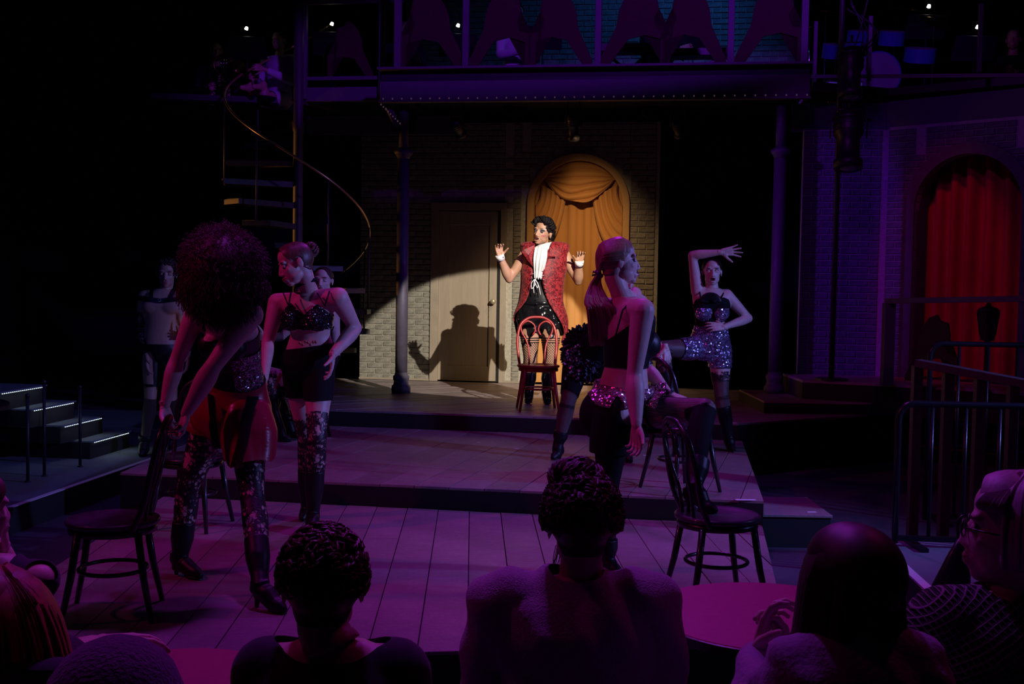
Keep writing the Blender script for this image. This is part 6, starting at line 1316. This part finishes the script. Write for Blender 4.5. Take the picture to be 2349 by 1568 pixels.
fixture(J(1952, 165, 11.2), J(1940, 900, 10.6), 'big unlit stage lamp beside the balcony right end, upper of two', 1.7, yoke_up=.35); fixture(J(1946, 318, 11.2), J(1940, 1000, 10.6), 'big unlit stage lamp beside the balcony right end, lower of two', 2.0, yoke_up=.35)
t = thing('lamp_boom', 'vertical pipe with cables carrying two big lamps at the balcony right end', 'pipe', (J(1915, 600, 11.35).x, 11.35, .60)); MB().tube([(0, 0, 0), (0, 0, 8.3)], .028, n=12).build('pipe', blackp, t, smooth=True); MB().lathe([(.16, 0), (.16, .02), (.03, .03)], n=20).build('base', blackp, t)
r = random.Random(77)
for k in range(5): pts = [Vector((r.uniform(.02, .3), -.05, 3.75-k*.05)), Vector((r.uniform(.05, .35), -.06, 3.35)), Vector((r.uniform(-.02, .2), -.05, 3.0)), Vector((r.uniform(0, .1), -.04, 2.6))]; MB().tube([Vector(q) for q in spline([tuple(q) for q in pts], 6)], .008, n=6).build('cable', blackp, t, smooth=True)
# ------------------------------------------------------------------ the band on the balcony
BZ = 3.64
t = thing('band_platform', 'dark band deck with low edge board above the right-hand brick walls', 'platform'); poly = [tuple((S(uR+.05, 12.2, 0)).to_2d()), tuple((cornerP+VH*.15).to_2d()), (6.8, 9.9), (7.2, 14.8), tuple(S(uR+.05, 14.3, 0).to_2d())]
MB().prism(poly, 3.52, 3.60).build('deck', blackp, t)
a, b = J(1862, 176, 12.1), J(2400, 172, 10.9); t = thing('band_railing', 'thin grey rail with posts along the band deck edge at upper right', 'railing', (0, 0, 0)); MB().bar(a, b, (.03, .035)).build('rail', bal_m, t)
for px in (1868, 1993, 2245): p = J(px, 176, 12.1-(px-1862)/538*1.2); MB().bar((p.x, p.y, 3.6), (p.x, p.y, 4.25), (.035, .035)).build('post', bal_m, t)
p = J(1938, 213, 12.6); t = thing('blue_flat', 'small panel lit blue under the rail at the balcony right end', 'panel', (p.x, p.y, p.z)); MB().box((0, 0, 0), (.36, .03, .22)).build('panel', mat('panel_white', (.5, .5, .55), .6), t)
MB().box((0, .02, 0), (.40, .02, .26)).build('panel_frame', blackp, t); spot('panel_blue', (p.x-.2, p.y-1.3, p.z+1.6), tuple(p), 22, (.03, .20, 1), 20, .3, .05)
t = thing('upper_left_deck', 'dark deck edge carrying the two players left of the stair pole', 'platform')
MB().prism([(-4.15, 13.25), (-2.75, 13.45), (-2.6, 14.9), (-4.15, 14.9)], 3.52, 3.60).build('deck', blackp, t); MB().bar((-4.15, 13.24, 3.56), (-2.75, 13.44, 3.56), (.03, .06)).build('edge_beam', blackp, t)
def stand(p, label, tilt=.5, lamp=True, glow=(1, .95, .8), zb=BZ, face=-1):
    t = thing('music_stand', label, 'music stand', (p.x, p.y, zb), 0, 'music stands of the band'); h = p.z-zb
    MB().tube([(0, 0, .05), (0, 0, h-.05)], .009, n=8).build('pole', blackp, t, smooth=True)
    for q in range(3): MB().tube([(0, 0, .14), (.22*math.cos(q*2.1), .22*math.sin(q*2.1), .0)], .007, n=6).build('leg', blackp, t, smooth=True)
    R = Matrix.Rotation(tilt*-face, 3, 'X'); MB().box((0, 0, h+.04), (.44, .012, .28), R).build('desk', blackp, t); MB().box(tuple(Vector((0, 0, h+.05))+R @ Vector((0, -face*.012, 0))), (.36, .004, .24), R).build('sheet_music', white, t)
    if lamp: MB().lathe([(.022, 0), (.016, .03), (.004, .035)], tuple(Vector((0, face*.06, h+.24))), 12, axis=(.3, .2, 1)).build('stand_lamp', mat('stand_lamp_glow', (1, 1, 1), .4, emit=glow, estr=4.), t, smooth=True)
    return t
for px, py, D, lb, l in ((567, 118, 13.6, 'music stand with clip lamp left of the spiral stair', True), (762, 108, 13.5, 'music stand with small lamp behind the gangway', True), (1050, 112, 13.4, 'music stand with the brightest lamp behind the balcony', True), (1245, 95, 13.4, 'music stand lit blue beside the pale-shirted player', False), (1590, 112, 13.4, 'blue lit music stand in the middle of the balcony', False), (2124, 70, 13.0, 'music stand with small lamp right of the drums', True), (2235, 120, 12.4, 'music stand with bright edge lamp near the guitarist', True)):
    stand(J(px, py, D), lb, .6, l)
bl = spot('music_blue', J(1500, -60, 13.6), J(1590, 120, 13.35), 14, (.15, .5, 1), 70, .5, .05)
def player(label, px, py, D, seated=True, fwdv=(-.2, -1, 0), skin=sk_fair, top=blk, hair=hair_dk, hold=None, zb=BZ):
    hp = J(px, py, D); fg = Fig(label, (hp.x, D, zb), skin); nk_ = hp+Vector((0, 0, -.16)); che = nk_+Vector((0, .0, -.07)); pel = che+Vector((0, .04, -.46)); fv = Vector(fwdv).normalized(); lat = Vector((-fv.y, fv.x, 0)) if fv.y < 0 else Vector((fv.y, -fv.x, 0)); lat = Vector((abs(lat.x), lat.y, 0))
    fg.torso(pel, che, lat, lat, k=1.0, male=True); a, b = che-lat*.19, che+lat*.19; ea, eb = a+Vector((0, 0, -.26))+fv*.06-lat*.05, b+Vector((0, 0, -.26))+fv*.06+lat*.05; wa_, wb_ = che+fv*.34+Vector((0, 0, -.24))-lat*.08, che+fv*.36+Vector((0, 0, -.15))+lat*.05
    fg.arm(a, ea, wa_, 1.05); fg.arm(b, eb, wb_, 1.05)
    for q in (-1, 1):
        h = pel+lat*(.09*q)
        if seated: kn = h+fv*.40; an = Vector((kn.x, kn.y, zb+.09))
        else: kn = h+Vector((0, 0, -.42)); an = Vector((h.x, h.y, zb+.09))
        fg.leg(h, kn, an, 1., back=-fv); fg.limb([an, an+fv*.06-Vector((0, 0, .04)), an+fv*.17-Vector((0, 0, .055))], [.04, .042, .03])
    fg.hand(wa_, fv, lat, -1, curl=(.7,)*4, vox=.006); fg.hand(wb_, fv, -lat, 1, curl=(.7,)*4, vox=.006); fg.head(hp, fv, (0, 0, 1), neck=nk_+Vector((0, 0, -.03)), vox=.007); fg.finish(.014, 2); fg.hair_cap(hair, .010)
    fg.shell('shirt', union(fg.along(pel, che, -.2, 1.12, .3), fg.along(a, ea, -.3, 1.1, .1), fg.along(ea, wa_, -.1, .85, .09), fg.along(b, eb, -.3, 1.1, .1), fg.along(eb, wb_, -.1, .85, .09)), .012, top)
    fg.shell('trousers', inter(lambda V: pel.z-V[:, 2]), .010, blk) if seated else fg.shell('trousers', lambda V: pel.z-V[:, 2], .010, blk); return fg, che, fv, lat, wa_, wb_
paleshirt = mat('pale_shirt', (.45, .45, .5), .8)
P1_ = player('person, band player in pale shirt seated behind the stair pole with a horn', 640, 95, 13.7, True, (-.5, -1, 0), sk_mid, paleshirt)
P2_ = player('person, horn player in the dark at upper left above the handrail', 497, 120, 13.9, True, (.3, -1, 0), sk_mid)
P3_ = player('person, band player behind the left balcony bay, pale sleeve showing', 928, 70, 13.7, False, (.4, -1, 0), sk_fair)
P4_ = player('person, bald band player behind the second balcony bay', 1186, 35, 13.6, False, (.5, -1, 0), sk_fair, paleshirt, hair_dk)
P5_ = player('person, keyboard player seen as a dark silhouette before the blue wall', 1497, 38, 13.5, False, (1, -.6, 0), sk_mid)
P6_ = player('person, guitarist in black at the upper right edge', 2325, 92, 12.6, True, (-.6, -1, 0), sk_tan)
def keyboard(p, label, w_=.9):
    t = thing('keyboard', label, 'keyboard', (p.x, p.y, BZ), -YAW); h = .42; MB().box((0, 0, h), (w_, .28, .08)).build('body', blackp, t, bevel=.004)
    wk = MB().box((0, 0, 0), (.020, .13, .014)).mesh('white_key'); wk.materials.append(white)
    for k in range(int(w_/.0235)-3): o = bpy.data.objects.new('white_key', wk); COL.objects.link(o); o.parent = t; o.location = (-w_/2+.05+k*.0235, .06, h+.045)
    for s in (-1, 1): MB().bar((s*w_*.35, 0, 0), (-s*w_*.35, 0, h-.04), (.03, .03)).build('stand_leg', blackp, t)
keyboard(J(1585, 140, 12.9), 'black keyboard on crossed stand in the middle of the balcony'); keyboard(J(1440, 140, 12.7), 'second keyboard left of the blue lit music stand', .7)
t = thing('brass_horn', 'brass horn glinting in the lap of the upper left player', 'horn', tuple(J(512, 148, 13.5))); hp_ = [Vector((.12*math.cos(q)*(1-.03*q), 0, .12*math.sin(q)*(1-.03*q))) for q in np.linspace(0, 9, 40)]; MB().tube(hp_, .010, n=8).build('tubing', brass, t, smooth=True); MB().lathe([(.012, 0), (.02, .08), (.05, .15), (.12, .19), (.13, .195)], (.10, -.03, -.05), 24, axis=(.5, -.8, -.3)).build('bell', brass, t, smooth=True)
for k in range(3): MB().tube([(-.02+.03*k, -.02, -.04), (-.02+.03*k, -.02, .06)], .011, n=8).build('valve', chrome, t, smooth=True)
# drum kit
dk = J(2010, 200, 12.9); t = thing('drum_kit', 'drum kit with cymbals on the band deck right of the balcony', 'drum kit', (dk.x, dk.y+.1, 3.60)); blu = mat('drum_shell_blue', (.03, .07, .22), .25, coat=.5); skn = mat('drum_head', (.10, .10, .13), .5)
MB().lathe([(.24, -.18), (.25, -.18), (.25, .18), (.24, .18)], (0, 0, .26), 32, axis=(0, 1, 0)).build('bass_drum', blu, t, smooth=False); MB().lathe([(.001, -.182), (.235, -.182), (.235, -.17)], (0, 0, .26), 32, axis=(0, 1, 0)).build('drum_head', skn, t)
for x, z, rr in ((-.20, .60, .13), (.16, .60, .14), (.48, .42, .17), (-.45, .45, .15)): MB().lathe([(rr-.006, 0), (rr, 0), (rr, .15), (rr-.006, .15)], (x, -.05, z), 24, axis=(0, -.3, 1)).build('tom', blu, t); MB().lathe([(.001, .151), (rr-.004, .152), (rr-.004, .148)], (x, -.05, z), 24, axis=(0, -.3, 1)).build('drum_head', skn, t)
for x, y, z, rr in ((-.55, 0, .98, .21), (.25, .1, 1.05, .23), (.65, 0, .92, .20), (-.75, -.1, .78, .15)):
    MB().lathe([(.012, .018), (.03, .014), (rr, 0), (rr, -.002), (.03, .010), (.012, .012)], (x, y, z), 32, axis=(.1, -.3, 1)).build('cymbal', brass, t, smooth=True); MB().tube([(x, y, 0), (x, y, z)], .009, n=8).build('cymbal_stand', chrome, t, smooth=True)
p = J(2300, 180, 12.35); t = thing('guitar', 'dark guitar across the lap of the guitarist at upper right', 'guitar', tuple(p), math.radians(8)); pts = [(.20*math.cos(q)*(1-.25*math.sin(q)**2), .15*math.sin(q)) for q in np.linspace(0, 2*PI, 25)[:-1]]; R_ = Matrix.Rotation(PI/2, 4, 'X') @ Matrix.Rotation(.35, 4, 'Z')
MB().prism(pts, 0, .05, R_).build('guitar_body', mat('guitar_lacquer', (.05, .02, .012), .2), t); MB().bar(R_ @ Vector((.18, 0, .03)), R_ @ Vector((.66, 0, .03)), (.02, .05)).build('neck', mat('guitar_neck', (.12, .06, .03), .4), t); MB().bar(R_ @ Vector((.66, 0, .03)), R_ @ Vector((.80, 0, .03)), (.015, .08)).build('headstock', MATS['guitar_lacquer'], t)
